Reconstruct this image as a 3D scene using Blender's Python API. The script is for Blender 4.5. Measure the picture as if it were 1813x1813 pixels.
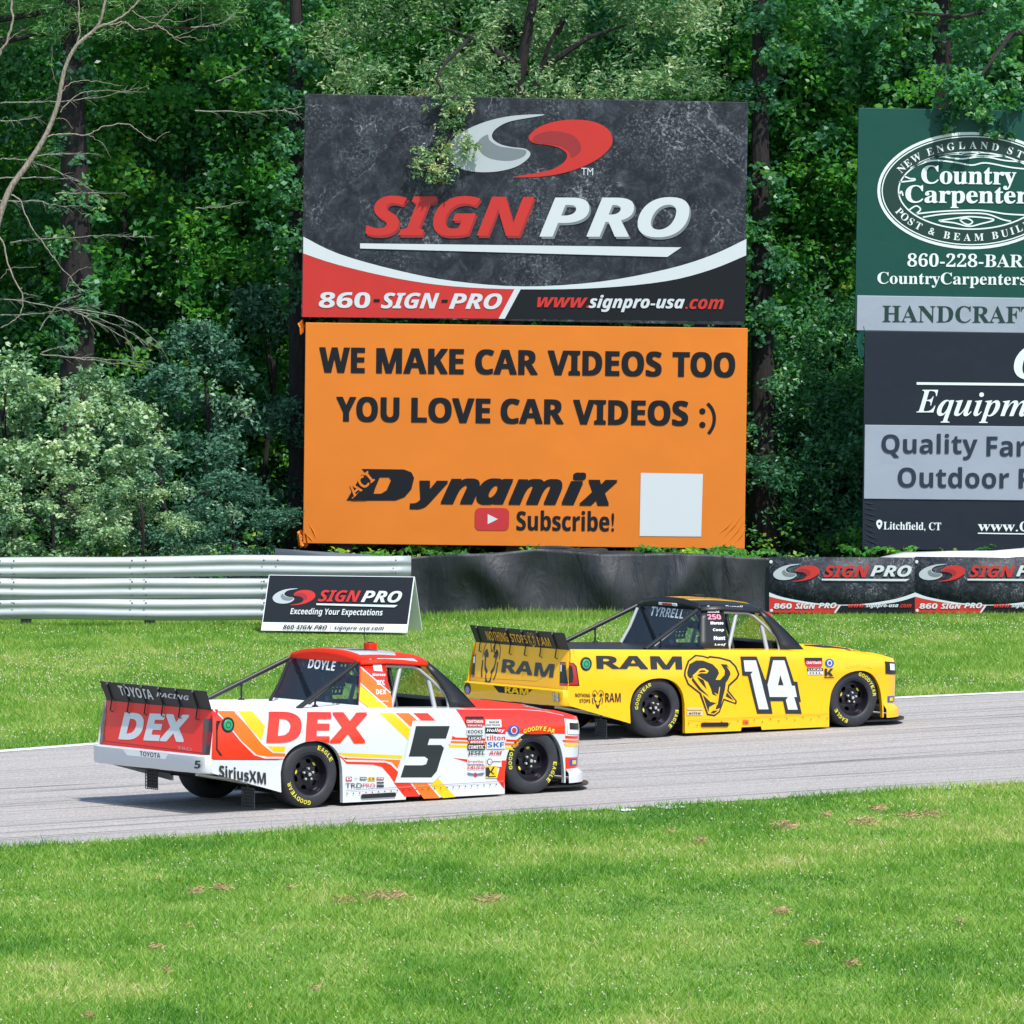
import bpy, bmesh, math, random
import numpy as np
from mathutils import Matrix, Vector
from math import radians, sin, cos, pi, atan2, hypot

for o in list(bpy.data.objects):
    bpy.data.objects.remove(o)
scene = bpy.context.scene
COL = scene.collection
RNG = np.random.default_rng(7)
random.seed(7)

# ---------------------------------------------------------------- camera, sky, sun, exposure
FPX = 13071.5
CAM_H, CAM_PITCH, CAM_ROLL = 6.2915, radians(2.48586), radians(0.15422)
cam_data = bpy.data.cameras.new("camera")
cam_data.sensor_width = 36.0
cam_data.lens = 36.0 * FPX / 1813.0
cam_data.clip_start = 1.0
cam_data.clip_end = 2000.0
cam = bpy.data.objects.new("camera", cam_data)
COL.objects.link(cam)
cam.matrix_world = (Matrix.Translation((0, 0, CAM_H)) @ Matrix.Rotation(pi / 2 - CAM_PITCH, 4, 'X')
                    @ Matrix.Rotation(-CAM_ROLL, 4, 'Z'))
scene.camera = cam

SUN_EL = radians(58.0)
SUN_AZ = Vector((0.50, -0.866, 0)).normalized()          # horizontal direction towards the sun
sun_dir = Vector((SUN_AZ.x * cos(SUN_EL), SUN_AZ.y * cos(SUN_EL), sin(SUN_EL)))
sun_data = bpy.data.lights.new("sun", 'SUN')
sun_data.energy = 3.7
sun_data.angle = radians(0.5)
sun_data.color = (1.0, 0.96, 0.9)
sun = bpy.data.objects.new("sun", sun_data)
sun.rotation_mode = 'QUATERNION'
sun.rotation_quaternion = sun_dir.to_track_quat('Z', 'Y')
sun.location = (0, 0, 60)
COL.objects.link(sun)

world = bpy.data.worlds.new("World")
scene.world = world
world.use_nodes = True
wn = world.node_tree
wn.nodes.clear()
w_out = wn.nodes.new('ShaderNodeOutputWorld')
w_bg = wn.nodes.new('ShaderNodeBackground')
w_sky = wn.nodes.new('ShaderNodeTexSky')
w_sky.sky_type = 'NISHITA'
w_sky.sun_disc = False
w_sky.sun_elevation = SUN_EL
w_sky.sun_rotation = atan2(SUN_AZ.x, SUN_AZ.y)
w_bg.inputs['Strength'].default_value = 0.15
wn.links.new(w_sky.outputs[0], w_bg.inputs[0])
wn.links.new(w_bg.outputs[0], w_out.inputs[0])

scene.view_settings.view_transform = 'Standard'
scene.view_settings.look = 'None'
scene.view_settings.gamma = 1.0
scene.view_settings.exposure = 0.55
scene.cycles.max_bounces = 10
scene.cycles.diffuse_bounces = 6
scene.cycles.transmission_bounces = 8
scene.cycles.transparent_max_bounces = 16
scene.cycles.use_denoising = True

# ---------------------------------------------------------------- picture <-> place
def ray(u, v):
    a, b = u - 906.5, 906.5 - v
    c, s = cos(CAM_ROLL), sin(CAM_ROLL)
    a, b = a * c + b * s, -a * s + b * c
    return Vector((a / FPX, cos(CAM_PITCH) + b / FPX * sin(CAM_PITCH), -sin(CAM_PITCH) + b / FPX * cos(CAM_PITCH)))

def at(u, v, Y):
    d = ray(u, v)
    return Vector((0, 0, CAM_H)) + d * (Y / d.y)

def ground(u, v, z=0.0):
    d = ray(u, v)
    return Vector((0, 0, CAM_H)) + d * ((z - CAM_H) / d.z)

# ---------------------------------------------------------------- materials
def lin(h):
    if not isinstance(h, str):
        return tuple(h) + (1.0,) if len(h) == 3 else tuple(h)
    h = h.lstrip('#')
    r = []
    for i in (0, 2, 4):
        c = int(h[i:i + 2], 16) / 255
        r.append(c / 12.92 if c <= 0.04045 else ((c + 0.055) / 1.055) ** 2.4)
    return tuple(r) + (1.0,)

class NT:
    """tiny node helper"""
    def __init__(self, name):
        self.m = bpy.data.materials.new(name)
        self.m.use_nodes = True
        self.t = self.m.node_tree
        self.t.nodes.clear()
        self.out = self.t.nodes.new('ShaderNodeOutputMaterial')
    def n(self, kind, **kw):
        nd = self.t.nodes.new(kind)
        for k, v in kw.items():
            if k in nd.inputs:
                nd.inputs[k].default_value = v
            else:
                setattr(nd, k, v)
        return nd
    def l(self, a, b):
        self.t.links.new(a, b)
    def coord(self, kind='Object', scale=None):
        c = self.n('ShaderNodeTexCoord')
        o = c.outputs[kind]
        if scale:
            mp = self.n('ShaderNodeMapping')
            mp.inputs['Scale'].default_value = scale
            self.l(o, mp.inputs[0])
            o = mp.outputs[0]
        return o
    def noise(self, vec, scale, detail=4.0, rough=0.55, dist=0.0):
        nz = self.n('ShaderNodeTexNoise', Scale=scale, Detail=detail, Roughness=rough, Distortion=dist)
        self.l(vec, nz.inputs['Vector'])
        return nz.outputs['Fac']
    def ramp(self, fac, stops):
        r = self.n('ShaderNodeValToRGB')
        e = r.color_ramp.elements
        while len(e) < len(stops):
            e.new(0.5)
        for el, (p, c) in zip(e, stops):
            el.position = p
            el.color = lin(c)
        self.l(fac, r.inputs[0])
        return r.outputs[0]
    def mix(self, fac, a, b, blend='MIX'):
        mx = self.n('ShaderNodeMix', data_type='RGBA', blend_type=blend)
        for sock, val in ((mx.inputs[0], fac), (mx.inputs[6], a), (mx.inputs[7], b)):
            if hasattr(val, 'links') or hasattr(val, 'is_linked'):
                self.l(val, sock)
            else:
                sock.default_value = val if not isinstance(val, (tuple, str)) else lin(val)
        return mx.outputs[2]
    def bump(self, h, strength=0.3, dist=0.02):
        b = self.n('ShaderNodeBump', Strength=strength, Distance=dist)
        self.l(h, b.inputs['Height'])
        return b.outputs[0]

_mats = {}
def paint(name, col, rough=0.45, metal=0.0, coat=0.0, spec=0.5, dirt=0.0, bump=0.0, bscale=40.0, dscale=3.0):
    if name in _mats:
        return _mats[name]
    k = NT(name)
    p = k.n('ShaderNodeBsdfPrincipled')
    p.inputs['Roughness'].default_value = rough
    p.inputs['Metallic'].default_value = metal
    p.inputs['Coat Weight'].default_value = coat
    p.inputs['Coat Roughness'].default_value = 0.06
    p.inputs['Specular IOR Level'].default_value = spec
    c = lin(col)
    vec = k.coord('Object')
    if dirt > 0:
        f = k.noise(vec, dscale, 5, 0.6)
        d = tuple(x * (1 - dirt) for x in c[:3])
        k.l(k.ramp(f, [(0.38, d), (0.62, c[:3])]), p.inputs['Base Color'])
    else:
        p.inputs['Base Color'].default_value = c
    if bump > 0:
        k.l(k.bump(k.noise(vec, bscale, 4), bump, 0.01), p.inputs['Normal'])
    k.l(p.outputs[0], k.out.inputs[0])
    _mats[name] = k.m
    return k.m

def glass(name, tint, alpha):
    k = NT(name)
    tr = k.n('ShaderNodeBsdfTransparent')
    tr.inputs[0].default_value = lin(tint)
    gl = k.n('ShaderNodeBsdfGlossy')
    gl.inputs['Roughness'].default_value = 0.04
    df = k.n('ShaderNodeBsdfDiffuse')
    df.inputs[0].default_value = (0.10, 0.15, 0.22, 1)  # bluish diffuse film painted in for sky reflected on the glass
    m1 = k.n('ShaderNodeMixShader')
    m1.inputs[0].default_value = alpha
    k.l(tr.outputs[0], m1.inputs[1]); k.l(df.outputs[0], m1.inputs[2])
    fr = k.n('ShaderNodeFresnel', IOR=1.45)
    m2 = k.n('ShaderNodeMixShader')
    k.l(fr.outputs[0], m2.inputs[0]); k.l(m1.outputs[0], m2.inputs[1]); k.l(gl.outputs[0], m2.inputs[2])
    k.l(m2.outputs[0], k.out.inputs[0])
    return k.m

def leafmat(name, stops, rough=0.45, trans=0.35, spec=0.5, tcol=None):
    """foliage: colour per leaf from the 'tone' attribute, some light passes through the blade"""
    k = NT(name)
    a = k.n('ShaderNodeAttribute')
    a.attribute_name = 'tone'
    col = k.ramp(a.outputs['Fac'], stops)
    p = k.n('ShaderNodeBsdfPrincipled')
    p.inputs['Roughness'].default_value = rough
    p.inputs['Specular IOR Level'].default_value = spec
    k.l(col, p.inputs['Base Color'])
    t = k.n('ShaderNodeBsdfTranslucent')
    k.l(k.mix(1.0, col, tcol or (1.5, 1.7, 0.5), 'MULTIPLY'), t.inputs[0])
    m = k.n('ShaderNodeMixShader')
    m.inputs[0].default_value = trans
    k.l(p.outputs[0], m.inputs[1]); k.l(t.outputs[0], m.inputs[2])
    k.l(m.outputs[0], k.out.inputs[0])
    return k.m

def barkmat(name, dark, light, scale=6.0):
    k = NT(name)
    p = k.n('ShaderNodeBsdfPrincipled')
    p.inputs['Roughness'].default_value = 0.9
    vec = k.coord('Object', (scale, scale, scale * 0.25))
    f = k.noise(vec, 3.0, 6, 0.65, 0.4)
    k.l(k.ramp(f, [(0.35, dark), (0.65, light)]), p.inputs['Base Color'])
    k.l(k.bump(f, 0.7, 0.05), p.inputs['Normal'])
    k.l(p.outputs[0], k.out.inputs[0])
    return k.m

# ---------------------------------------------------------------- object helpers
def tag(o, label=None, cat=None, group=None, kind=None):
    if label: o['label'] = label
    if cat: o['category'] = cat
    if group: o['group'] = group
    if kind: o['kind'] = kind
    return o

def empty(name, loc, rot=(0, 0, 0), **kw):
    o = bpy.data.objects.new(name, None)
    COL.objects.link(o)
    o.location = loc
    o.rotation_euler = rot
    return tag(o, **kw)

def link(name, me, parent=None, **kw):
    o = bpy.data.objects.new(name, me)
    COL.objects.link(o)
    if parent: o.parent = parent
    return tag(o, **kw)

class MB:
    def __init__(self):
        self.v, self.f, self.mi, self.mats = [], [], [], []
    def mat(self, m):
        if m not in self.mats: self.mats.append(m)
        return self.mats.index(m)
    def add(self, verts, faces, m):
        k = self.mat(m); b = len(self.v)
        self.v += [tuple(p) for p in verts]
        self.f += [tuple(i + b for i in fc) for fc in faces]
        self.mi += [k] * len(faces)
        return self
    def quad(self, a, b, c, d, m):
        return self.add([a, b, c, d], [(0, 1, 2, 3)], m)
    def box(self, c, s, m, rot=None):
        hx, hy, hz = s[0] / 2, s[1] / 2, s[2] / 2
        vs = [Vector((x * hx, y * hy, z * hz)) for x in (-1, 1) for y in (-1, 1) for z in (-1, 1)]
        if rot is not None: vs = [rot @ p for p in vs]
        c = Vector(c)
        return self.add([p + c for p in vs], [(0, 1, 3, 2), (4, 6, 7, 5), (0, 4, 5, 1), (2, 3, 7, 6), (0, 2, 6, 4), (1, 5, 7, 3)], m)
    def tube(self, path, r, m, n=8, cap=True):
        path = [Vector(p) for p in path]
        rs = r if isinstance(r, (list, tuple)) else [r] * len(path)
        vs, fs = [], []
        up = Vector((0.123, 0.31, 0.94)).normalized()
        for i, p in enumerate(path):
            d = (path[min(i + 1, len(path) - 1)] - path[max(i - 1, 0)])
            d = d.normalized() if d.length > 1e-9 else Vector((0, 0, 1))
            s = d.cross(up)
            if s.length < 0.05: s = d.cross(Vector((1, 0, 0)))
            s.normalize(); t = s.cross(d).normalized()
            for j in range(n):
                a = 2 * pi * j / n
                vs.append(p + (s * cos(a) + t * sin(a)) * rs[i])
        for i in range(len(path) - 1):
            for j in range(n):
                fs.append((i * n + j, i * n + (j + 1) % n, (i + 1) * n + (j + 1) % n, (i + 1) * n + j))
        if cap:
            fs.append(tuple(range(n - 1, -1, -1)))
            fs.append(tuple((len(path) - 1) * n + j for j in range(n)))
        return self.add(vs, fs, m)
    def lathe(self, prof, m, n=40, c=(0, 0, 0), axis='Y'):
        """prof: (radius, offset along axis)"""
        vs, fs = [], []
        for r, h in prof:
            for j in range(n):
                a = 2 * pi * j / n
                q = (r * cos(a), h, r * sin(a)) if axis == 'Y' else ((r * cos(a), r * sin(a), h) if axis == 'Z' else (h, r * cos(a), r * sin(a)))
                vs.append((q[0] + c[0], q[1] + c[1], q[2] + c[2]))
        for i in range(len(prof) - 1):
            for j in range(n):
                fs.append((i * n + j, i * n + (j + 1) % n, (i + 1) * n + (j + 1) % n, (i + 1) * n + j))
        return self.add(vs, fs, m)
    def grid(self, fn, us, vs_, m, flip=False):
        us, vs_ = list(us), list(vs_)
        pts = [fn(u, v) for u in us for v in vs_]
        nv = len(vs_)
        fs = []
        for i in range(len(us) - 1):
            for j in range(nv - 1):
                fc = (i * nv + j, i * nv + j + 1, (i + 1) * nv + j + 1, (i + 1) * nv + j)
                fs.append(fc[::-1] if flip else fc)
        return self.add(pts, fs, m)
    def build(self, name, parent=None, smooth=True, angle=35, solid=0.0, soff=0.0, bevel=0.0, **kw):
        me = bpy.data.meshes.new(name)
        me.from_pydata(self.v, [], self.f)
        for m in self.mats: me.materials.append(m)
        me.polygons.foreach_set('material_index', self.mi)
        me.validate()
        me.update()
        if smooth:
            me.shade_smooth()
            me.set_sharp_from_angle(angle=radians(angle))
        o = link(name, me, parent, **kw)
        if bevel:
            b = o.modifiers.new('bevel', 'BEVEL'); b.width = bevel; b.segments = 2; b.limit_method = 'ANGLE'
        if solid:
            s = o.modifiers.new('solid', 'SOLIDIFY'); s.thickness = solid; s.offset = soff
        return o

def fast_mesh(name, verts, faces, mat, tone=None, smooth=False):
    """verts (N,3), faces (M,k) numpy arrays"""
    me = bpy.data.meshes.new(name)
    n, (mf, k) = len(verts), faces.shape
    me.vertices.add(n)
    me.vertices.foreach_set('co', np.ascontiguousarray(verts, dtype=np.float32).ravel())
    me.loops.add(mf * k)
    me.loops.foreach_set('vertex_index', np.ascontiguousarray(faces, dtype=np.int32).ravel())
    me.polygons.add(mf)
    me.polygons.foreach_set('loop_start', np.arange(0, mf * k, k, dtype=np.int32))
    me.materials.append(mat)
    if tone is not None:
        a = me.attributes.new('tone', 'FLOAT', 'POINT')
        a.data.foreach_set('value', np.ascontiguousarray(tone, dtype=np.float32))
    me.update(calc_edges=True)
    if smooth: me.shade_smooth()
    return me

def interp(tab, x):
    return float(np.interp(x, [t[0] for t in tab], [t[1] for t in tab]))

def catmull(pts, n=6, closed=False):
    P = [Vector((p[0], p[1])) for p in pts]
    out = []
    N = len(P)
    for i in range(N if closed else N - 1):
        p1, p2 = P[i], P[(i + 1) % N]
        p0 = P[i - 1] if (closed or i > 0) else p1
        p3 = P[(i + 2) % N] if (closed or i + 2 < N) else p2
        for j in range(n):
            t = j / n
            out.append(tuple(0.5 * ((2 * p1) + (p2 - p0) * t + (2 * p0 - 5 * p1 + 4 * p2 - p3) * t * t + (3 * p1 - p0 - 3 * p2 + p3) * t ** 3)))
    if not closed: out.append(tuple(P[-1]))
    return out

# ---------------------------------------------------------------- flat shapes and lettering
def fill_loops(loops):
    """2D outlines (holes allowed) -> verts2d, faces"""
    cu = bpy.data.curves.new('fill', 'CURVE')
    cu.dimensions = '2D'
    cu.fill_mode = 'BOTH'
    for lp in loops:
        sp = cu.splines.new('POLY')
        sp.points.add(len(lp) - 1)
        for p, q in zip(sp.points, lp): p.co = (q[0], q[1], 0, 1)
        sp.use_cyclic_u = True
    return _curve_mesh(cu)

def _curve_mesh(cu):
    o = bpy.data.objects.new('tmp', cu)
    me = o.to_mesh()
    vs = [(v.co.x, v.co.y) for v in me.vertices]
    fs = [tuple(p.vertices) for p in me.polygons]
    o.to_mesh_clear()
    bpy.data.objects.remove(o)
    bpy.data.curves.remove(cu)
    return vs, fs

_ST = {'bold': (0x1D5D4, 0x1D5EE, 0x1D7EC), 'bi': (0x1D63C, 0x1D656, 0x1D7EC), 'serif': (0x1D400, 0x1D41A, 0x1D7CE),
       'serifi': (0x1D468, 0x1D482, 0x1D7CE), 'sans': None}
_tcache = {}
def glyphs(text, style='bold', shear=0.0, off=0.0, space=1.0):
    key = (text, style, shear, off, space)
    if key in _tcache: return _tcache[key]
    st = _ST[style]
    s = ''
    for ch in text:
        if st and 'A' <= ch <= 'Z': s += chr(st[0] + ord(ch) - 65)
        elif st and 'a' <= ch <= 'z': s += chr(st[1] + ord(ch) - 97)
        elif st and '0' <= ch <= '9': s += chr(st[2] + ord(ch) - 48)
        else: s += ch
    cu = bpy.data.curves.new('text', 'FONT')
    cu.body = s
    cu.resolution_u = 3
    cu.fill_mode = 'FRONT'
    cu.space_character = space
    vs, fs = _curve_mesh(cu)
    vs = [(x + shear * y, y) for x, y in vs]
    _tcache[key] = (vs, fs)
    return vs, fs

def unit(vs):
    xs = [p[0] for p in vs]; ys = [p[1] for p in vs]
    x0, x1, y0, y1 = min(xs), max(xs), min(ys), max(ys)
    return [((x - x0) / max(x1 - x0, 1e-9), (y - y0) / max(y1 - y0, 1e-9)) for x, y in vs]

class Decal:
    """collects flat artwork and lays it on a surface: mapper(a, b, lift) -> xyz; inv(u, v) -> (a, b)"""
    def __init__(self, mapper, inv=None, da=None, db=None, step=0.0012):
        self.mp, self.inv, self.da, self.db, self.step = mapper, inv, da, db, step
        self.mb = MB()
    def lay(self, vs, fs, mat, layer=1):
        if self.da:
            bm = bmesh.new()
            bv = [bm.verts.new((x, y, 0)) for x, y in vs]
            for f in fs:
                try: bm.faces.new([bv[i] for i in f])
                except ValueError: pass
            xs = [p[0] for p in vs]; ys = [p[1] for p in vs]
            def cut(lo, hi, d, no):
                q = math.floor(lo / d) * d + d
                while q < hi:
                    co = (q, 0, 0) if no[0] else (0, q, 0)
                    bmesh.ops.bisect_plane(bm, geom=bm.verts[:] + bm.edges[:] + bm.faces[:], plane_co=co, plane_no=no)
                    q += d
            cut(min(xs), max(xs), self.da, (1, 0, 0))
            cut(min(ys), max(ys), self.db, (0, 1, 0))
            bm.verts.index_update()
            vs = [(v.co.x, v.co.y) for v in bm.verts]
            fs = [tuple(v.index for v in f.verts) for f in bm.faces]
            bm.free()
        self.mb.add([self.mp(x, y, layer * self.step) for x, y in vs], fs, mat)
    def poly(self, pts, mat, layer=1, px=True, holes=()):
        P = lambda ps: [self.inv(*p) for p in ps] if px else list(ps)
        vs, fs = fill_loops([P(pts)] + [P(h) for h in holes])
        self.lay(vs, fs, mat, layer)
    def line(self, pts, w, mat, layer=1, px=True):
        P = [Vector(self.inv(*p)) for p in pts] if px else [Vector(p) for p in pts]
        L, Rr = [], []
        for i, p in enumerate(P):
            d = P[min(i + 1, len(P) - 1)] - P[max(i - 1, 0)]
            d = d.normalized() if d.length > 1e-9 else Vector((1, 0))
            n = Vector((-d.y, d.x)) * w / 2
            L.append(tuple(p + n)); Rr.append(tuple(p - n))
        n = len(P)
        self.lay(L + Rr, [(i, i + 1, n + i + 1, n + i) for i in range(n - 1)], mat, layer)
    def text(self, t, pl, pr, h, mat, layer=2, style='bold', shear=0.0, off=0.0, space=1.0, px=True):
        """fit t between the middle-left point pl and middle-right point pr, h high (metres)"""
        a0, b0 = self.inv(*pl) if px else pl
        a1, b1 = self.inv(*pr) if px else pr
        vs, fs = glyphs(t, style, shear, off, space)
        if not vs: return
        sg = 1 if a1 >= a0 else -1
        bold = 0 if off <= 0 else off * h * .9
        a0 += bold * sg; a1 -= bold * sg; h -= bold
        vs = [(a0 + (a1 - a0) * x, b0 + (b1 - b0) * x + h * (y - 0.5)) for x, y in unit(vs)]
        self.lay(vs, fs, mat, layer)
        if bold:        # heavier strokes: the same outline again, nudged outwards
            for i, (dx, dy) in enumerate(((-1, .5), (1, .5), (-1, -.5), (1, -.5))):
                self.lay([(x + dx * bold, y + dy * bold) for x, y in vs], fs, mat, layer + .12 * (i + 1))
    def rect(self, pl, pr, h, mat, layer=1, px=True, r=0.0):
        a0, b0 = self.inv(*pl) if px else pl
        a1, b1 = self.inv(*pr) if px else pr
        if r:
            pts = []
            w = a1 - a0
            for cx, cy, s in ((w - r, h / 2 - r, 0), (r, h / 2 - r, 1), (r, -h / 2 + r, 2), (w - r, -h / 2 + r, 3)):
                for j in range(5):
                    a = (s + j / 4) * pi / 2
                    x, y = cx + r * cos(a), cy + r * sin(a)
                    pts.append((a0 + x, b0 + (b1 - b0) * x / w + y))
            self.poly(pts, mat, layer, px=False)
        else:
            self.lay([(a0, b0 - h / 2), (a1, b1 - h / 2), (a1, b1 + h / 2), (a0, b0 + h / 2)], [(0, 1, 2, 3)], mat, layer)
    def disc(self, c, r, mat, layer=1, px=True, n=24, ry=None):
        a, b = self.inv(*c) if px else c
        ry = ry or r
        self.lay([(a + r * cos(2 * pi * i / n), b + ry * sin(2 * pi * i / n)) for i in range(n)], [tuple(range(n))], mat, layer)
    def trace(self, org, k, pts):
        return [(org[0] + x / k, org[1] + y / k) for x, y in pts]
    def build(self, name, parent, **kw):
        return self.mb.build(name, parent, smooth=True, angle=60, **kw)

# ================================================================ GROUND, ROAD
EU = [-1500, -900, -500, -300, 0, 156, 447, 900, 1200, 1593, 1813, 2100, 2500, 3200]
FAR_V = [(-1500, 1500), (-900, 1421), (-500, 1376), (-300, 1353), (0, 1329), (156, 1317), (900, 1273.5), (1593, 1234.5), (1813, 1224.5), (2500, 1196), (3200, 1168)]
NEAR_V = [(-1500, 1610), (-900, 1568), (-500, 1538), (-300, 1523), (0, 1501), (447, 1477), (900, 1445), (1000, 1438), (1813, 1387), (2500, 1346), (3200, 1306)]
far_pts = [ground(u, interp(FAR_V, u)) for u in EU]
near_pts = [ground(u, interp(NEAR_V, u)) for u in EU]
def y_far(x): return np.interp(x, [p.x for p in far_pts], [p.y for p in far_pts])
def y_near(x): return np.interp(x, [p.x for p in near_pts], [p.y for p in near_pts])
ROAD_ANG = atan2(near_pts[10].y - near_pts[4].y, near_pts[10].x - near_pts[4].x)

k = NT('ground_soil_and_turf')
p = k.n('ShaderNodeBsdfPrincipled', Roughness=0.95)
vec = k.coord('Object')
f1 = k.noise(vec, 1.1, 6, 0.65)
f2 = k.noise(vec, 14.0, 4, 0.6)
turf = k.mix(f2, (0.08, 0.19, 0.016, 1), (0.17, 0.25, 0.05, 1))
soil = k.ramp(f2, [(0.3, (0.018, 0.014, 0.009)), (0.7, (0.05, 0.04, 0.025))])
sx = k.n('ShaderNodeSeparateXYZ'); k.l(vec, sx.inputs[0])
mr = k.n('ShaderNodeMapRange'); mr.inputs['From Min'].default_value = 110.5; mr.inputs['From Max'].default_value = 112.5
k.l(sx.outputs['Y'], mr.inputs['Value'])
k.l(k.mix(mr.outputs[0], turf, soil), p.inputs['Base Color'])
k.l(k.bump(f2, 0.6, 0.05), p.inputs['Normal'])
k.l(p.outputs[0], k.out.inputs[0])
GROUND = k.m
mb = MB()
mb.grid(lambda u, v: (u, v, 0.0), np.linspace(-220, 220, 12), np.linspace(-30, 420, 12), GROUND)
mb.build('ground', kind='structure')

k = NT('asphalt')
p = k.n('ShaderNodeBsdfPrincipled', Roughness=0.9)
p.inputs['Specular IOR Level'].default_value = 0.3
c = k.n('ShaderNodeTexCoord')
mp = k.n('ShaderNodeMapping')
mp.inputs['Rotation'].default_value = (0, 0, -ROAD_ANG)
k.l(c.outputs['Object'], mp.inputs[0])
def scaled(s):
    m2 = k.n('ShaderNodeMapping'); m2.inputs['Scale'].default_value = s
    k.l(mp.outputs[0], m2.inputs[0]); return m2.outputs[0]
fine = k.noise(mp.outputs[0], 34.0, 6, 0.8)
patch = k.noise(mp.outputs[0], 0.5, 5, 0.6)
streak = k.noise(scaled((0.025, 1.6, 1)), 1.0, 5, 0.62)
thin = k.noise(scaled((0.02, 2.1, 1)), 1.7, 2, 0.5, 0.6)
base = k.ramp(fine, [(0.34, (0.14, 0.134, 0.128)), (0.5, (0.325, 0.307, 0.288)), (0.66, (0.56, 0.535, 0.505))])
base = k.mix(k.ramp(patch, [(0.35, (0, 0, 0)), (0.7, (0.35, 0.35, 0.35))]), base, (0.40, 0.375, 0.35, 1))
base = k.mix(k.ramp(streak, [(0.46, (0, 0, 0)), (0.74, (0.38, 0.38, 0.38))]), base, (0.19, 0.187, 0.188, 1))
lines = k.ramp(thin, [(0.475, (0, 0, 0)), (0.493, (0.9, 0.9, 0.9)), (0.500, (0.9, 0.9, 0.9)), (0.516, (0, 0, 0))])
base = k.mix(k.mix(0.25, lines, patch, 'MULTIPLY'), base, (0.075, 0.075, 0.08, 1))
k.l(base, p.inputs['Base Color'])
k.l(k.bump(fine, 0.35, 0.01), p.inputs['Normal'])
k.l(p.outputs[0], k.out.inputs[0])
ASPHALT = k.m
mb = MB()
n = len(EU)
vs = [(q.x, q.y, 0.006) for q in near_pts] + [(q.x, q.y, 0.006) for q in far_pts]
mb.add(vs, [(i, i + 1, n + i + 1, n + i) for i in range(n - 1)], ASPHALT)
mb.build('road', smooth=False, kind='structure')

WORN_WHITE = paint('worn_line_paint', '#d6d8da', 0.7, dirt=0.12, dscale=1.5)
mb = MB()
def along(pts, i, w0, w1):
    d = (pts[min(i + 1, n - 1)] - pts[max(i - 1, 0)]); d.z = 0; d.normalize()
    nn = Vector((-d.y, d.x, 0))
    return pts[i] + nn * w0, pts[i] + nn * w1
A, B = zip(*[along(far_pts, i, -0.02, -0.26) for i in range(n)])
mb.add([(q.x, q.y, 0.011) for q in A] + [(q.x, q.y, 0.011) for q in B], [(i, i + 1, n + i + 1, n + i) for i in range(n - 1)], WORN_WHITE)
# worn remnants of the near line by the grass
for (u0, v0, u1, v1) in ((1165, 1431.5, 1208, 1429.2), (1655, 1397.5, 1720, 1393.5), (1090, 1436, 1120, 1434.2)):
    a, b = ground(u0, v0), ground(u1, v1)
    d = (b - a).normalized(); q = Vector((-d.y, d.x, 0)) * 0.16
    a.z = b.z = 0.011
    mb.quad(a - q, b - q * 0.7, b + q, a + q * 0.8, WORN_WHITE)
mb.build('road_edge_line', smooth=False, kind='structure')

# ================================================================ GUARDRAIL
GALV = NT('galvanised_steel')
k = GALV
p = k.n('ShaderNodeBsdfPrincipled', Roughness=0.45, Metallic=0.2)
vec = k.coord('Object', (0.4, 3, 3))
f = k.noise(vec, 3.0, 6, 0.65)
k.l(k.ramp(f, [(0.3, (0.31, 0.345, 0.355)), (0.7, (0.44, 0.475, 0.48))]), p.inputs['Base Color'])
f2 = k.noise(k.coord('Object', (1.5, 1, 0.6)), 1.2, 4, 0.5)
k.l(k.bump(f2, 0.12, 0.05), p.inputs['Normal'])
k.l(p.outputs[0], k.out.inputs[0])
GALV = k.m
DARKWOOD = barkmat('weathered_post_wood', (0.05, 0.045, 0.04), (0.17, 0.16, 0.14), 8)
STEEL_DARK = paint('bolt_steel', '#6a6f72', 0.5, 0.7)

RAIL_Y = 106.5
kz = RAIL_Y / FPX
x_end = at(728, 1000, RAIL_Y).x
rail = empty('guardrail', (x_end, RAIL_Y, 0), label='triple-beam galvanised steel guardrail along the far edge of the grass', cat='guardrail')
W = [(y * .62, z) for y, z in [(0, 0), (-.012, .01), (-.04, .035), (-.07, .058), (-.082, .075), (-.083, .088), (-.080, .103), (-.066, .122), (-.050, .14), (-.044, .155), (-.050, .17), (-.066, .188), (-.080, .207), (-.083, .222), (-.082, .235), (-.07, .252), (-.04, .276), (-.012, .297), (.004, .304)]]
rr = random.Random(3)
for b, zb in enumerate((0.122, 0.428, 0.734)):
    mb = MB()
    L = 16.5
    us = np.linspace(-L, 0, 60)
    ph = b * 1.7
    def fn(u, j, zb=zb, ph=ph):
        y, z = W[int(j)]
        sag = 0.012 * sin(u * 0.83 + ph) + 0.007 * sin(u * 2.1 + ph * 2)
        bow = 0.02 * sin(u * 0.55 + ph * 1.3)
        end = 0.0
        return (u, y + bow * (abs(u) > 0.3), zb + z + sag)
    mb.grid(fn, us, range(len(W)), GALV)
    bm_o = mb.build('beam', rail, solid=0.004, angle=60)
    bo = MB()
    x = -0.12
    while x > -L:
        for dx in (-0.1, 0.1):
            for zz in (.06, .155, .25):
                if x + dx < -0.02:
                    bo.lathe([(0.0, -.097 if zz != .155 else -.012), (.013, -.095 if zz != .155 else -.01), (.015, -.086 if zz != .155 else 0.0)], STEEL_DARK, 8, (x + dx, 0.012 * sin((x+dx) * 0.83 + ph) * 0 + 0.02 * sin((x + dx) * .55 + ph * 1.3), zb + zz))
        x -= 1.905
    bo.build('bolt', bm_o)
xp = at(45, 1100, RAIL_Y).x - x_end
for i in range(-3, 4):
    x = xp + 1.79 * i
    if x > 0.1: continue
    mb = MB()
    mb.box((x, 0.13, 0.49), (0.15, 0.18, 1.0), DARKWOOD)
    mb.build('post', rail, smooth=False, bevel=0.01)

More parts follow.
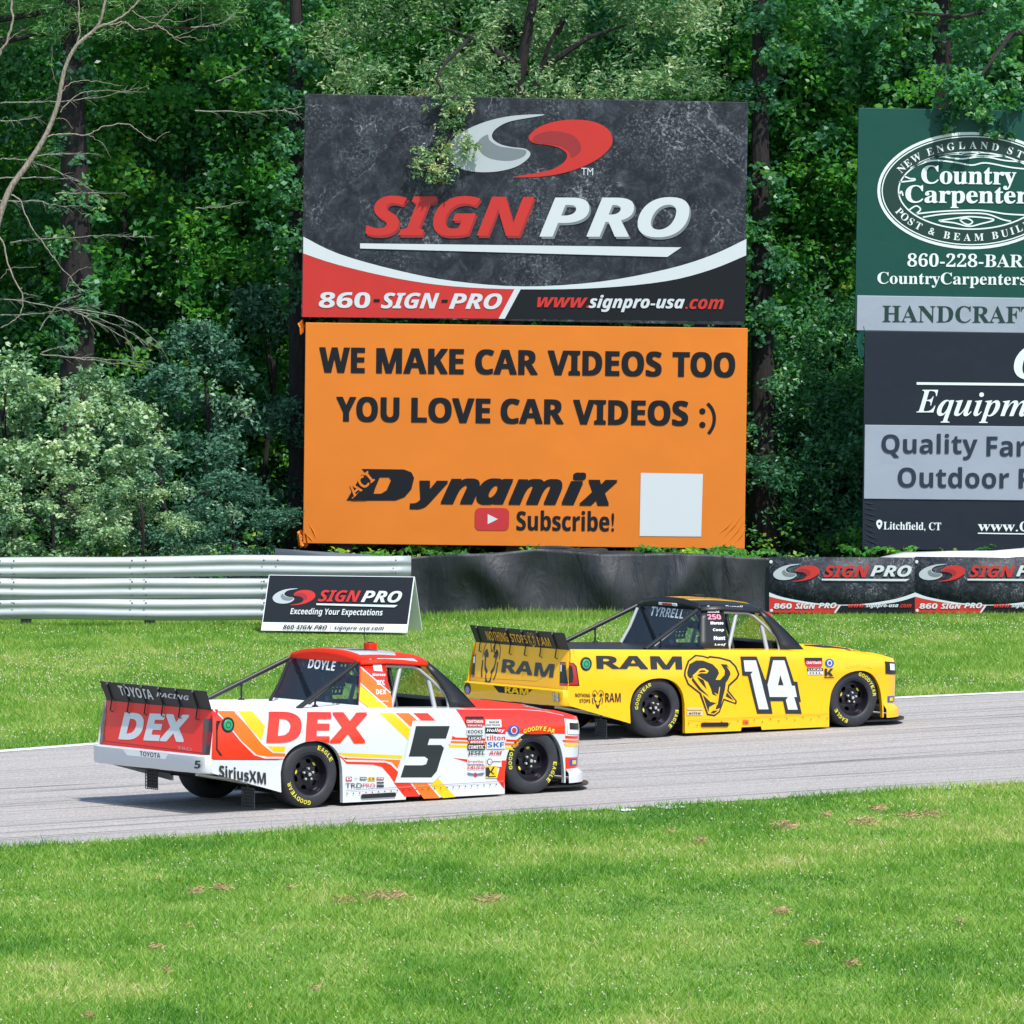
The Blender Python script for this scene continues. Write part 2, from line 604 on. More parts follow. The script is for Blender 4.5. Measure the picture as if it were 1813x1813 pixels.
# ================================================================ TYRE WALL
BELT = NT('conveyor_belt_rubber')
k = BELT
p = k.n('ShaderNodeBsdfPrincipled', Roughness=0.6)
p.inputs['Specular IOR Level'].default_value = 0.45
vec = k.coord('Object')
f = k.noise(vec, 2.0, 5, 0.6)
k.l(k.ramp(f, [(0.3, (0.012, 0.014, 0.018)), (0.7, (0.027, 0.030, 0.036))]), p.inputs['Base Color'])
k.l(k.ramp(f, [(0.3, (0.46, 0.46, 0.46)), (0.7, (0.62, 0.62, 0.62))]), p.inputs['Roughness'])
k.l(k.bump(k.noise(k.coord('Object', (2.2, 1, .7)), 2.6, 5, 0.6, 0.8), 0.55, 0.06), p.inputs['Normal'])
k.l(p.outputs[0], k.out.inputs[0])
BELT = k.m
WALL_Y = 109.0
kw = WALL_Y / FPX
TYRE = paint('old_tyre_rubber', '#232425', 0.75, dirt=0.3)

def belt_panel(name, u0, u1, tops, bumps, label, Y=WALL_Y):
    x0, x1 = at(u0, 1000, Y).x, at(u1, 1000, Y).x
    zt = [(at(u, v, Y).x, at(u, v, Y).z) for u, v in tops]
    mb = MB()
    def fn(x, t):
        z1 = interp(zt, x)
        z = z1 * t
        y = Y
        for (ub, a, s, tilt, tc) in bumps:
            xb = at(ub, 1000, Y).x + tilt * (t - 0.5)
            y -= 1.15 * a * math.exp(-((x - xb) / s) ** 2) * math.exp(-((t - tc) / 0.55) ** 2)
        return (x, y, z - 0.02)
    mb.grid(fn, np.linspace(x0, x1, 90), np.linspace(0, 1, 24), BELT)
    return mb.build(name, solid=0.012, angle=70, label=label, cat='barrier')
o = belt_panel('rubber_barrier', 700, 1281,
           [(700, 985), (731, 984), (800, 978), (880, 976), (950, 970), (1000, 973), (1060, 977), (1120, 978), (1200, 976), (1281, 980)],
           [(795, .10, .28, .25, .8), (880, .16, .35, -.7, .7), (945, -.10, .25, .3, .7), (1010, -.10, .35, .5, .4), (1075, .20, .33, -.3, .55), (1135, .08, .2, .2, .6),
            (1200, .17, .30, .5, .5), (1240, -.06, .18, .1, .5), (1268, .07, .15, 0, .5), (760, -.08, .2, 0, .4), (840, -.06, .2, .3, .5)],
           'long wavy black rubber sheet barrier behind the white A-frame sign')
vm = MB()
GREYMARK = paint('scuff_grey', '#8d9294', 0.7)
for (u, v, h) in ((866, 1015, .3), (1197, 992, .05), (1330, 1028, .12), (1020, 1020, .03)):
    q = at(u, v, WALL_Y - .2)
    vm.box((q.x, q.y + .1, q.z), (.014, .004, h), GREYMARK)
o2 = belt_panel('rubber_barrier', 1277, 1368, [(1277, 981), (1320, 984), (1368, 986)], [(1300, .05, .15, .1, .6), (1340, -.04, .2, 0, .5)],
                'short upright black rubber sheet barrier left of the wall banners', WALL_Y + 0.06)
belt_panel('rubber_barrier', 1366, 2300, [(1366, 984), (2300, 986)], [], 'black rubber sheet barrier carrying the wall banners', WALL_Y + 0.10)
# tops of the stacked tyres just showing over the rubber sheet
for i, (u, v, r, t) in enumerate(((985, 972, .33, .05), (1040, 975, .32, -.04), (1100, 979, .33, .02), (1165, 982, .31, .03))):
    c0 = at(u, v, WALL_Y + 0.45)
    mb = MB()
    prof = [(.19, -.08), (.25, -.10), (.31, -.085), (.33, -.04), (.33, .04), (.31, .085), (.25, .10), (.19, .08), (.19, -.08)]
    mb.lathe([(a * r / .33, h) for a, h in prof], TYRE, 28, (0, 0, 0), 'Z')
    o = mb.build('tire', label=['leftmost of the old tires peeping over the black rubber sheet', 'second old tire from the left peeping over the rubber sheet',
                        'third old tire from the left peeping over the rubber sheet', 'rightmost of the old tires peeping over the rubber sheet'][i],
                 cat='tire', group='old tires stacked behind the rubber sheet')
    o.location = (c0.x, c0.y, c0.z - .075)
    o.rotation_euler = (t, t * .7, i)
TARP_W = paint('silver_sheet', '#e4e6ea', 0.35, 0.2, bump=0.4, bscale=9)
mb = MB()
pts = [(1560, 985), (1600, 980.5), (1680, 978), (1760, 974), (1830, 971), (2000, 973), (2200, 975)]
P3 = [at(u, v, WALL_Y + .55) for u, v in pts]
mb.grid(lambda i, j: (P3[int(i)].x, P3[int(i)].y - .42 + .6 * j, P3[int(i)].z - .1 * (1 - j) ** 2 + .02 * sin(i * 2 + j * 5)), range(len(P3)), np.linspace(0, 1, 6), TARP_W)
mb.build('plastic_sheet', solid=.006, label='crumpled shiny white plastic sheet lying over the top of the banner wall', cat='plastic sheet')
GREYSHEET = paint('grey_rubber', '#4b535c', 0.7, bump=.2)
mb = MB()
q = [at(u, v, WALL_Y + .9) for u, v in ((487, 1003), (487, 971), (540, 975), (640, 981), (700, 986), (700, 1003))]
mb.add([tuple(a) for a in q], [(0, 1, 2, 3, 4, 5)], GREYSHEET)
mb.build('rubber_offcut', solid=.02, label='grey rubber offcut sloping behind the guardrail, left of the orange billboard corner', cat='rubber sheet')

# ================================================================ SIGNS
SIGN_RED = paint('print_red', '#bb2620', 0.5, dirt=.05)
SIGN_RED2 = paint('print_dark_red', '#8e2124', 0.5)
SIGN_WHITE = paint('print_white', '#c3cacd', 0.5)
SIGN_GREY = paint('print_silver', '#a9b1b6', 0.45)
SIGN_GREY2 = paint('print_mid_grey', '#6f787e', 0.45)
SIGN_BLACK = paint('print_black', '#11151b', 0.6, spec=.25)
SIGN_NAVY = paint('print_charcoal', '#161c25', 0.6, spec=.25)
ALU = paint('sign_board_edge', '#3a3f45', 0.6)

def vinyl(name, col, wr=0.25, spots=False):
    k = NT(name)
    p = k.n('ShaderNodeBsdfPrincipled', Roughness=0.55)
    p.inputs['Specular IOR Level'].default_value = 0.3
    vec = k.coord('Object')
    c = lin(col)
    f = k.noise(vec, 0.8, 3, 0.5)
    if spots:
        sc = 1.0 if spots == 1 else 3.0
        a = k.noise(vec, 3.4 * sc, 10, 0.82, 0.6)
        b = k.noise(vec, 19.0 * sc ** .5, 6, 0.8)
        pw = k.noise(vec, 0.9 * sc, 4, 0.6)
        vein = k.noise(vec, 0.42 * sc, 5, 0.55, 0.8)
        rock = k.ramp(a, [(0.36, (0.004, 0.006, 0.011)), (0.50, (0.015, 0.019, 0.027)), (0.61, (0.042, 0.050, 0.064)), (0.72, (0.13, 0.14, 0.165))])
        chips = k.ramp(b, [(0.51, (0, 0, 0)), (0.62, (0.5, 0.5, 0.5)), (0.70, (0.95, 0.95, 0.95))])
        chips = k.mix(1.0, chips, k.ramp(pw, [(0.46, (0.03, 0.03, 0.03)), (0.66, (0.9, 0.9, 0.9))]), 'MULTIPLY')
        rock = k.mix(chips, rock, (0.42, 0.45, 0.50, 1))
        vn = k.ramp(vein, [(0.494, (0, 0, 0)), (0.4995, (.6, .6, .6)), (0.5005, (.6, .6, .6)), (0.506, (0, 0, 0))])
        vn = k.mix(1.0, vn, k.ramp(b, [(0.44, (0, 0, 0)), (0.55, (1, 1, 1))]), 'MULTIPLY')
        vn = k.mix(1.0, vn, k.ramp(pw, [(0.45, (0, 0, 0)), (0.55, (1, 1, 1))]), 'MULTIPLY')
        k.l(k.mix(vn, rock, (0.38, 0.4, 0.44, 1)), p.inputs['Base Color'])
    else:
        k.l(k.ramp(f, [(0.3, tuple(x * 0.92 for x in c[:3])), (0.7, c[:3])]), p.inputs['Base Color'])
    w = k.noise(k.coord('Object', (1, 1, 1)), 1.6, 3, 0.45, 0.6)
    k.l(k.bump(w, wr, 0.06), p.inputs['Normal'])
    k.l(p.outputs[0], k.out.inputs[0])
    return k.m
ROCK = vinyl('dark_rock_print', '#20242c', 0.1, True)

class Board:
    """flat sign hung at depth Y; art is placed in the sign's own plane"""
    def __init__(self, name, tl, tr, Y, label, cat, rot=None, **kw):
        self.u0, self.v0 = tl
        self.th = atan2(tr[1] - tl[1], tr[0] - tl[0])
        self.k = Y / FPX * 1.001
        self.w = hypot(tr[0] - tl[0], tr[1] - tl[1]) * self.k
        self.root = empty(name, at(tl[0], tl[1], Y), (0, self.th + CAM_ROLL, 0), label=label, cat=cat, **kw)
    def inv(self, u, v):
        du, dv = u - self.u0, v - self.v0
        c, s = cos(self.th), sin(self.th)
        return ((du * c + dv * s) * self.k, -(-du * s + dv * c) * self.k)
    def art(self):
        return Decal(lambda a, b, l: (a, -l, b), self.inv, step=0.003)
    def panel(self, mat, h, name='panel', x0=0.0, z0=0.0, w=None, thick=0.09, wrinkle=0.0, y=0.0, seed=0):
        w = w or self.w
        mb = MB()
        mb.box((x0 + w / 2, y + thick / 2 + 0.001, z0 - h / 2), (w, thick, h), mat)
        return mb.build(name, self.root, smooth=False, bevel=0.008)

def emblem(d, cx, cy, w, red, grey, red2, grey2, layer=3):
    """silver and red interlocked swooshes"""
    g = [(964, 203), (915, 204), (870, 212), (830, 227), (803, 245), (790, 264), (795, 284), (815, 298), (845, 304), (880, 303), (912, 295), (932, 282), (938, 271), (928, 263), (905, 260), (885, 255), (872, 246), (871, 236), (881, 225), (905, 214)]
    hl = [(955, 203.5), (915, 206), (873, 215), (836, 230), (812, 250), (808, 268), (822, 284), (845, 290), (838, 296), (815, 291), (799, 279), (796, 264), (807, 247), (833, 230), (872, 214), (915, 206)]
    s = w / 294.0
    T = lambda ps, m: [(cx + (x - 936.5) * s * m, cy + (y - 258) * s * m) for x, y in ps]
    G = catmull(g, 5, True)
    H = [(820, 262), (840, 278), (880, 281), (915, 277), (932, 272), (925, 285), (905, 294), (880, 299), (845, 300), (818, 292), (803, 277)]
    for m, base, sh in ((1, grey, grey2), (-1, red, red2)):
        d.poly(T(G, m), base, layer)
        core = [(930, 266), (905, 262), (882, 258), (866, 248), (862, 238), (846, 250), (850, 268), (868, 280), (900, 284), (925, 277)]
        d.poly(T(catmull(core, 4, True), m), sh, layer + 1)

def signpro_art(b, tl, tr, br, bl, d, emb, sign, pro, bar, phone, web, dash, gap=0.0):
    """red / white / charcoal banner: swoosh band, emblem, wording. corners in photo pixels"""
    def L(fx, fy):
        top = (tl[0] + (tr[0] - tl[0]) * fx, tl[1] + (tr[1] - tl[1]) * fx)
        bot = (bl[0] + (br[0] - bl[0]) * fx, bl[1] + (br[1] - bl[1]) * fx)
        return (top[0] + (bot[0] - top[0]) * fy, top[1] + (bot[1] - top[1]) * fy)
    up = [(0, .640), (.08, .715), (.21, .785), (.34, .832), (.5, .853), (.67, .828), (.82, .768), (.92, .703), (1, .625)]
    lo = [(0, .715), (.08, .765), (.21, .822), (.34, .856), (.5, .866), (.67, .856), (.82, .822), (.92, .768), (1, .700)]
    up = catmull(up, 4); lo = catmull(lo, 4)
    LO = [L(*q) for q in lo]; UP = [L(*q) for q in up]
    d.poly(LO + [L(1, 1), L(0, 1)], SIGN_BLACK, 1)
    red = [L(*q) for q in lo if q[0] < .485] + [L(.485, .866), L(.447, 1), L(0, 1)]
    d.poly(red, SIGN_RED, 2)
    d.poly([L(.478, .866), L(.492, .866), L(.457, 1), L(.443, 1)], SIGN_WHITE, 3)
    d.poly(UP + LO[::-1], SIGN_WHITE, 3)
    emblem(d, *emb, SIGN_RED, SIGN_GREY, SIGN_RED2, SIGN_GREY2, 3)

def word(d, t, box, mat, layer=4, style='bi', shear=0.0, off=0.0, space=1.0):
    """box = (u_left, v_mid_left, u_right, v_mid_right, height px)"""
    u0, v0, u1, v1, h = box
    d.text(t, (u0, v0), (u1, v1), h * d.kpx, mat, layer, style, shear, off, space)

def board_art(b):
    d = b.art(); d.kpx = b.k
    return d

# --- upper centre billboard
BY = 120.0
FRAME = paint('billboard_frame_timber', '#4a4238', 0.8, dirt=.3)
def frame_behind(b, h, xs, wide=True):
    """timber frame and posts behind a billboard"""
    mb = MB()
    for z in (-.25, -h / 2, -h + .25):
        mb.box((b.w / 2, .16, z), (b.w - .2, .09, .14), FRAME)
    mb.build('frame', b.root, smooth=False)
def posts(b, xs, ztop, length):
    for x in xs:
        mb = MB(); mb.box((x, .31, ztop - length / 2), (.2, .2, length), FRAME)
        mb.build('post', b.root, smooth=False, bevel=.015)

def billboard_top():
    b = Board('billboard', (540, 166), (1323, 181), BY, 'dark billboard with red and silver swoosh logo above the orange board', 'billboard', group='advertising billboards in front of the trees')
    h = 394 * b.k
    b.panel(ROCK, h)
    frame_behind(b, h, None)
    d = board_art(b)
    signpro_art(b, (540, 166), (1323, 181), (1318, 567), (535, 560), d, (936.5, 258, 294), None, None, None, None, None, True)
    d.build('artwork', b.root)
    d = board_art(b)
    for dx, dy, m1, m2, l in ((3, 4, SIGN_RED2, SIGN_GREY2, 4), (0, 0, SIGN_RED, SIGN_WHITE, 5)):
        word(d, 'SIGN', (647 + dx, 381 + dy, 944 + dx, 382.5 + dy, 71), m1, l, 'bi', .08, .02)
        word(d, 'PRO', (955 + dx, 383.5 + dy, 1219 + dx, 384 + dy, 71), m2, l, 'bi', .06, .02)
    d.poly([(637, 430), (1205, 437), (1180, 454), (637, 439)], SIGN_WHITE, 5)
    word(d, 'TM', (1028, 303, 1049, 303.5, 13), SIGN_WHITE, 5, 'sans')
    word(d, '860', (564, 530, 655, 530.5, 28), SIGN_WHITE, 5, 'bi', .08, .02)
    word(d, '-', (661, 531, 672, 531, 5), SIGN_BLACK, 5, 'bold', .1)
    word(d, 'SIGN', (674, 531, 777, 531.5, 28), SIGN_WHITE, 5, 'bi', .08, .02)
    word(d, '-', (781, 532, 792, 532, 5), SIGN_BLACK, 5, 'bold', .1)
    word(d, 'PRO', (794, 532, 888, 532.5, 28), SIGN_WHITE, 5, 'bi', .08, .02)
    word(d, 'www.', (950, 534, 1042, 535, 18), SIGN_RED, 5, 'bi', .1, .015)
    word(d, 'signpro-usa', (1041, 536, 1211, 537, 30), SIGN_WHITE, 5, 'bi', .1, .015)
    word(d, '.com', (1212, 537, 1280, 537.5, 18), SIGN_RED, 5, 'bi', .1, .015)
    d.build('lettering', b.root)
    posts(b, (.7, b.w / 2 - .1, b.w - .7), -.3, at(540, 166, BY).z - .3)
billboard_top()

ORANGE = vinyl('orange_vinyl', '#d57824', 0.12)
def billboard_orange():
    b = Board('billboard', (541, 571), (1323, 581), BY - .02, 'orange billboard about car videos with black wording', 'billboard', group='advertising billboards in front of the trees')
    h = 391 * b.k
    b.panel(ORANGE, h)
    frame_behind(b, h, None)
    # loose corners of the vinyl
    for (u, v) in ((534, 583), (529, 958)):
        a = b.inv(u, v)
        mb = MB()
        rj = random.Random(int(u))
        pts = [(a[0] + rj.uniform(-.07, .09), rj.uniform(-.02, .08), a[1] + .12 * sin(i * 1.3) + rj.uniform(-.03, .03)) for i in range(9)]
        mb.grid(lambda i, j: (pts[int(i)][0] + .06 * j, pts[int(i)][1] + .05 * sin(3 * j + i), pts[int(i)][2] + .05 * j), range(9), (0, .5, 1), ORANGE)
        mb.build('loose_corner', b.root)
    # creases pulled to the lower right corner
    mb = MB()
    for i, (u0, v0, u1, v1) in enumerate(((1277, 956, 1318, 905), (1288, 961, 1319, 918), (1300, 963, 1320, 934), (1270, 948, 1300, 917), (545, 925, 560, 956), (541, 945, 553, 960))):
        p0, p1 = b.inv(u0, v0), b.inv(u1, v1)
        mb.tube([(p0[0], .004, p0[1]), ((p0[0] + p1[0]) / 2 + .02, -.004, (p0[1] + p1[1]) / 2), (p1[0], .004, p1[1])], [.004, .012, .004], ORANGE, 6)
    mb.build('crease', b.root)
    d = board_art(b)
    K = SIGN_BLACK
    # words sized one by one along the two lines
    for t, u0, u1 in (('WE', 565, 646), ('MAKE', 666, 821), ('CAR', 841, 952), ('VIDEOS', 969, 1171), ('TOO', 1190, 1301)):
        vm = 637 + (u0 - 565) * .0125; vn = 637 + (u1 - 565) * .0125
        word(d, t, (u0, vm, u1, vn, 45), K, 2, 'bold', 0, .035)
    for t, u0, u1 in (('YOU', 595, 707), ('LOVE', 728, 868), ('CAR', 886, 998), ('VIDEOS', 1014, 1218)):
        vm = 724 + (u0 - 595) * .0125; vn = 724 + (u1 - 595) * .0125
        word(d, t, (u0, vm, u1, vn, 45), K, 2, 'bold', 0, .035)
    d.disc((1243, 728), 5.5 * b.k, K, 2); d.disc((1243, 752), 5.5 * b.k, K, 2)
    arc = [(1252, 714), (1260, 724), (1264, 738), (1262, 754), (1254, 768)]
    d.line(catmull(arc, 5), 6 * b.k, K, 2)
    # the swept D with ACI in its tail
    d.poly([(640, 830), (715, 831), (728, 836), (733, 846), (728, 866), (716, 880), (700, 886), (613, 886), (640, 840), (655, 846)], K, 2,
           holes=([(672, 845), (688, 845), (692, 850), (684, 868), (674, 874), (660, 874)],))
    d.poly([(622, 882), (664, 845), (667, 852), (640, 886)], ORANGE, 3)
    a0, b0 = b.inv(627, 880); a1, b1 = b.inv(664, 850)
    vs, fs = glyphs('ACI', 'bold')
    uv = unit(vs); ang = atan2(b1 - b0, a1 - a0); ln = hypot(a1 - a0, b1 - b0)
    d.poly([(621, 886), (662, 842), (668, 850), (660, 878), (648, 886)], K, 4)
    d.lay([(a0 + x * ln * cos(ang) - y * .2 * sin(ang), b0 + x * ln * sin(ang) + y * .2 * cos(ang)) for x, y in uv], fs, ORANGE, 5)
    for t, u0, u1, v, hh in (('y', 728, 790, 876, 50), ('n', 783, 846, 869.5, 45), ('a', 846, 905, 870, 46), ('m', 903, 992, 870.5, 45), ('i', 997, 1034, 865, 57), ('x', 1028, 1090, 872, 45)):
        word(d, t, (u0 - 3, v, u1 + 3, v + .5, hh + 1), K, 2, 'bi', .10, .07)
    RB = paint('button_red', '#b5282b', .5)
    d.rect((840, 919), (901, 919.5), 40 * b.k, RB, 2, r=9 * b.k)
    d.poly([(863, 910), (881, 919), (863, 928)], SIGN_WHITE, 3)
    word(d, 'Subscribe!', (914, 921, 1087, 923, 36), K, 2, 'bold', 0, .012)
    d.poly([(1134, 837), (1244, 839), (1241, 950), (1132, 949)], SIGN_WHITE, 2)
    d.build('lettering', b.root)
    posts(b, (.7, b.w / 2 - .1, b.w - .7), -.3, at(541, 571, BY).z - .3)
billboard_orange()

GREENV = vinyl('green_vinyl', '#0d483f', 0.2)
GREYV = vinyl('grey_vinyl', '#98a2ae', 0.22)
NAVYV = vinyl('slate_vinyl', '#1b242f', 0.2)
GREENDARK = paint('print_deep_green', '#0a332d', .5)
CREAM = paint('print_cream', '#d9e4e2', .5)
NAVYTXT = paint('print_navy', '#1c2a3a', .5)

def ell(cx, cy, rx, ry, n=64, a0=0, a1=2 * pi):
    return [(cx + rx * cos(a0 + (a1 - a0) * i / n), cy + ry * sin(a0 + (a1 - a0) * i / n)) for i in range(n + 1 if a1 - a0 < 2 * pi - 1e-6 else n)]

def arc_text(d, b, text, cx, cy, rx, ry, a_start, a_end, h, mat, layer, flip=False, style='serif'):
    """letters along an ellipse; angles in degrees, 0 = right, 90 = up (picture sense)"""
    chars = list(text)
    wid = [0.45 if c == ' ' else (1.25 if c in 'MW&' else (.6 if c == 'I' else 1.0)) for c in chars]
    tot = sum(wid); acc = 0
    for c, w_ in zip(chars, wid):
        t = (acc + w_ / 2) / tot; acc += w_
        if c == ' ': continue
        a = radians(a_start + (a_end - a_start) * t)
        px, py = cx + rx * cos(a), cy - ry * sin(a)
        tx, ty = -rx * sin(a), -ry * cos(a)          # direction of growing angle, picture coords
        if not flip: tx, ty = -tx, -ty
        ang = atan2(-ty, tx)
        vs, fs = glyphs(c, style)
        ys = [q[1] for q in vs]; xs = [q[0] for q in vs]
        s = h / .73
        xm = (min(xs) + max(xs)) / 2
        o = b.inv(px, py)
        pts = []
        for x, y in vs:
            X, Y_ = (x - xm) * s, y * s - h / 2
            pts.append((o[0] + X * cos(ang) - Y_ * sin(ang), o[1] + X * sin(ang) + Y_ * cos(ang)))
        d.lay(pts, fs, mat, layer)

def billboard_green():
    b = Board('billboard', (1520, 191), (2302, 203), BY + .03, 'green carpentry billboard with white oval crest at the right edge', 'billboard', group='advertising billboards in front of the trees')
    b.panel(GREENV, 393 * b.k)
    b.panel(GREYV, 62 * b.k, 'strip', .03, -331 * b.k, b.w - .04, .02, y=-.024)
    frame_behind(b, 393 * b.k, None)
    mb = MB()
    q = b.inv(1521, 600)
    mb.grid(lambda i, j: (q[0] - .02 + .1 * i + .02 * sin(j * 9), -.01 + .03 * sin(i * 4 + j * 7), q[1] + .22 - .5 * j), (0, .5, 1), np.linspace(0, 1, 6), GREENV)
    mb.build('loose_corner', b.root)
    d = board_art(b)
    cx, cy = 1720, 337
    for rx, ry, w_ in ((164, 101, 5), (158, 95.5, 2), (129, 68, 2.5)):
        e = ell(cx, cy, rx, ry); d.line(e + [e[0]], w_ * b.k, CREAM, 2)
    e = ell(cx, cy, 155, 93)
    d.poly(e, GREENDARK, 1, holes=(ell(cx, cy, 130, 69),))
    # wood grain lines in the oval
    for pts in ([(1612, 297), (1650, 284), (1690, 287), (1720, 292), (1745, 288), (1790, 296), (1830, 300)],
                [(1627, 288), (1660, 277), (1700, 281), (1740, 277), (1780, 284), (1815, 286)],
                [(1655, 278), (1690, 272), (1730, 276), (1780, 276)],
                [(1698, 271), (1720, 274), (1735, 270)],
                [(1600, 311), (1612, 316), (1619, 316), (1618, 319), (1592, 322)],
                [(1592, 345), (1596, 338), (1599, 346)],
                [(1610, 371), (1622, 364), (1630, 370), (1622, 378)],
                [(1622, 378), (1660, 374), (1700, 372), (1740, 372), (1780, 378), (1815, 380)],
                [(1634, 384), (1665, 379), (1700, 377), (1745, 378), (1775, 388), (1790, 391)],
                [(1662, 390), (1690, 386), (1720, 383), (1760, 388), (1735, 396), (1715, 400), (1690, 394), (1664, 391)],
                [(1699, 388), (1712, 386), (1722, 392), (1715, 397), (1706, 394), (1699, 388)]):
        d.line(catmull(pts, 5), 2.6 * b.k, CREAM, 2)
    d.build('artwork', b.root)
    d = board_art(b)
    arc_text(d, b, 'NEW ENGLAND STYLE', cx, cy, 142, 81, 155, 25, 13.5 * b.k, CREAM, 3)
    arc_text(d, b, 'POST & BEAM BUILDINGS', cx, cy, 142, 82, 203, 344, 13.5 * b.k, CREAM, 3, True)
    word(d, 'Country', (1631, 313, 1799, 315, 42), CREAM, 3, 'serif', 0, .012)
    word(d, 'Carpenters', (1603, 347, 1839, 349, 40), CREAM, 3, 'serif', 0, .012)
    word(d, '860-228-BARN', (1607, 459.5, 1836, 461, 24), CREAM, 3, 'serif')
    word(d, 'CountryCarpenters.com', (1554, 494, 1880, 497, 27), CREAM, 3, 'serif')
    word(d, 'HANDCRAFTED', (1563, 554.5, 1895, 557, 30), GREENDARK, 10, 'serif', 0, -.012)
    d.build('lettering', b.root)
    posts(b, (.7, b.w - .7), -.3, at(1520, 191, BY).z - .3)
billboard_green()

def billboard_slate():
    b = Board('billboard', (1531, 586), (2312, 594), BY, 'dark slate billboard with pale grey middle band below the green board', 'billboard', group='advertising billboards in front of the trees')
    h = 387 * b.k
    b.panel(NAVYV, h)
    z0 = b.inv(1531, 752)[1]
    b.panel(GREYV, 131 * b.k, 'strip', .02, z0, b.w - .04, .012, y=-.016)
    frame_behind(b, h, None)
    mb = MB()
    for i in range(9):
        p0 = b.inv(1530, 890 + i * 9); p1 = b.inv(1550 + 3 * (i % 4), 893 + i * 9.5 + i)
        mb.tube([(p0[0] + .01, .002, p0[1]), ((p0[0] + p1[0]) / 2, -.004, (p0[1] + p1[1]) / 2), (p1[0], .004, p1[1])], [.005, .01, .003], NAVYV, 6)
    mb.build('crease', b.root)
    d = board_art(b)
    word(d, 'C', (1795, 641, 1858, 641, 62), CREAM, 3, 'serifi', 0, -.01)
    d.poly([(1623, 676.5), (2200, 682), (2200, 687), (1623, 681)], CREAM, 3)
    word(d, 'E', (1623, 710, 1661, 710, 40), CREAM, 3, 'serifi', .05)
    word(d, 'quipment', (1659, 721, 1900, 723, 54), CREAM, 3, 'serifi', .05, -.008)
    word(d, 'Quality', (1561, 790, 1731, 791, 46), NAVYTXT, 9, 'bold')
    word(d, 'Farm &', (1747, 790, 1906, 791, 35), NAVYTXT, 9, 'bold')
    word(d, 'Outdoor', (1590, 844, 1787, 846, 37), NAVYTXT, 9, 'bold')
    word(d, 'Power', (1804, 847, 1960, 848, 35), NAVYTXT, 9, 'bold')
    d.poly(catmull([(1557.5, 937), (1552.5, 929), (1553, 922.5), (1557.5, 920), (1562, 922.5), (1562.5, 929)], 4, True), CREAM, 3)
    d.disc((1557.5, 927), 2.2 * b.k, NAVYV, 4)
    word(d, 'Litchfield, CT', (1565, 931.5, 1667, 933, 16), CREAM, 3, 'serif')
    word(d, 'www.', (1732, 934, 1803, 935, 12), CREAM, 3, 'serif')
    word(d, 'C', (1806, 932, 1822, 932, 18), CREAM, 3, 'serif')
    d.poly([(1732, 943), (1900, 945.5), (1900, 947.5), (1732, 945)], CREAM, 3)
    d.build('lettering', b.root)
    posts(b, (.7, b.w - .7), -.3, at(1531, 586, BY).z - .3)
billboard_slate()

# --- banners on the wall
def wall_banner(u0, u1, label):
    Y = WALL_Y - .02
    b = Board('banner', (u0, 985.5), (u1, 988), Y, label, 'banner', group='banners hung on the rubber barrier')
    mb = MB()
    w, h = b.w, 99 * b.k
    mb.grid(lambda x, z: (x, .012 * sin(x * 3 + z * 2) * 0 + .004, -z), np.linspace(0, w, 3), np.linspace(0, h, 3), ROCKB)
    mb.build('sheet', b.root, solid=.004, soff=-1)
    d = board_art(b)
    S = (u1 - u0) / 258.0
    X = lambda u: u0 + (u - 1362) * S
    signpro_art(b, (u0, 985.5), (u1, 988), (u1, 1086), (u0, 1084.5), d, (X(1410), 1014, 82 * S), None, None, None, None, None, False)
    d.build('artwork', b.root)
    d = board_art(b)
    word(d, 'SIGN', (X(1458), 1011.5, X(1539), 1012, 21), SIGN_RED, 6, 'bi', .08, .02)
    word(d, 'PRO', (X(1541), 1010.5, X(1614), 1011, 20), SIGN_WHITE, 6, 'bi', .08, .02)
    d.poly([(X(1455), 1024.5), (X(1611), 1025), (X(1604), 1029), (X(1455), 1027.5)], SIGN_WHITE, 6)
    word(d, '860', (X(1370), 1073, X(1402), 1073, 9.5), SIGN_WHITE, 6, 'bi', .08, .03)
    word(d, 'SIGN', (X(1408), 1073, X(1444), 1073, 9.5), SIGN_WHITE, 6, 'bi', .08, .03)
    word(d, 'PRO', (X(1449), 1072, X(1481), 1072, 9.5), SIGN_WHITE, 6, 'bi', .08, .03)
    word(d, 'www.', (X(1502), 1072.5, X(1532), 1072.5, 6), SIGN_RED, 6, 'bi', .1, .02)
    word(d, 'signpro-usa', (X(1533), 1072.5, X(1591), 1072.5, 9), SIGN_WHITE, 6, 'bi', .1, .02)
    word(d, '.com', (X(1592), 1072.5, X(1614), 1072.5, 6), SIGN_RED, 6, 'bi', .1, .02)
    d.build('lettering', b.root)
    mb = MB()
    for (u, v) in ((u0 + 3, 995), (u0 + 4, 1081)):
        a = b.inv(u, v); mb.lathe([(0, -.012), (.022, -.01), (.026, 0)], SIGN_WHITE, 12, (a[0], 0, a[1]))
    mb.build('eyelet', b.root)
ROCKB = vinyl('dark_rock_banner', '#20242c', 0.15, 2)
wall_banner(1362, 1620, 'dark logo banner on the wall just right of the rubber sheet')
wall_banner(1620, 1878, 'dark logo banner on the wall, cut by the right picture edge')

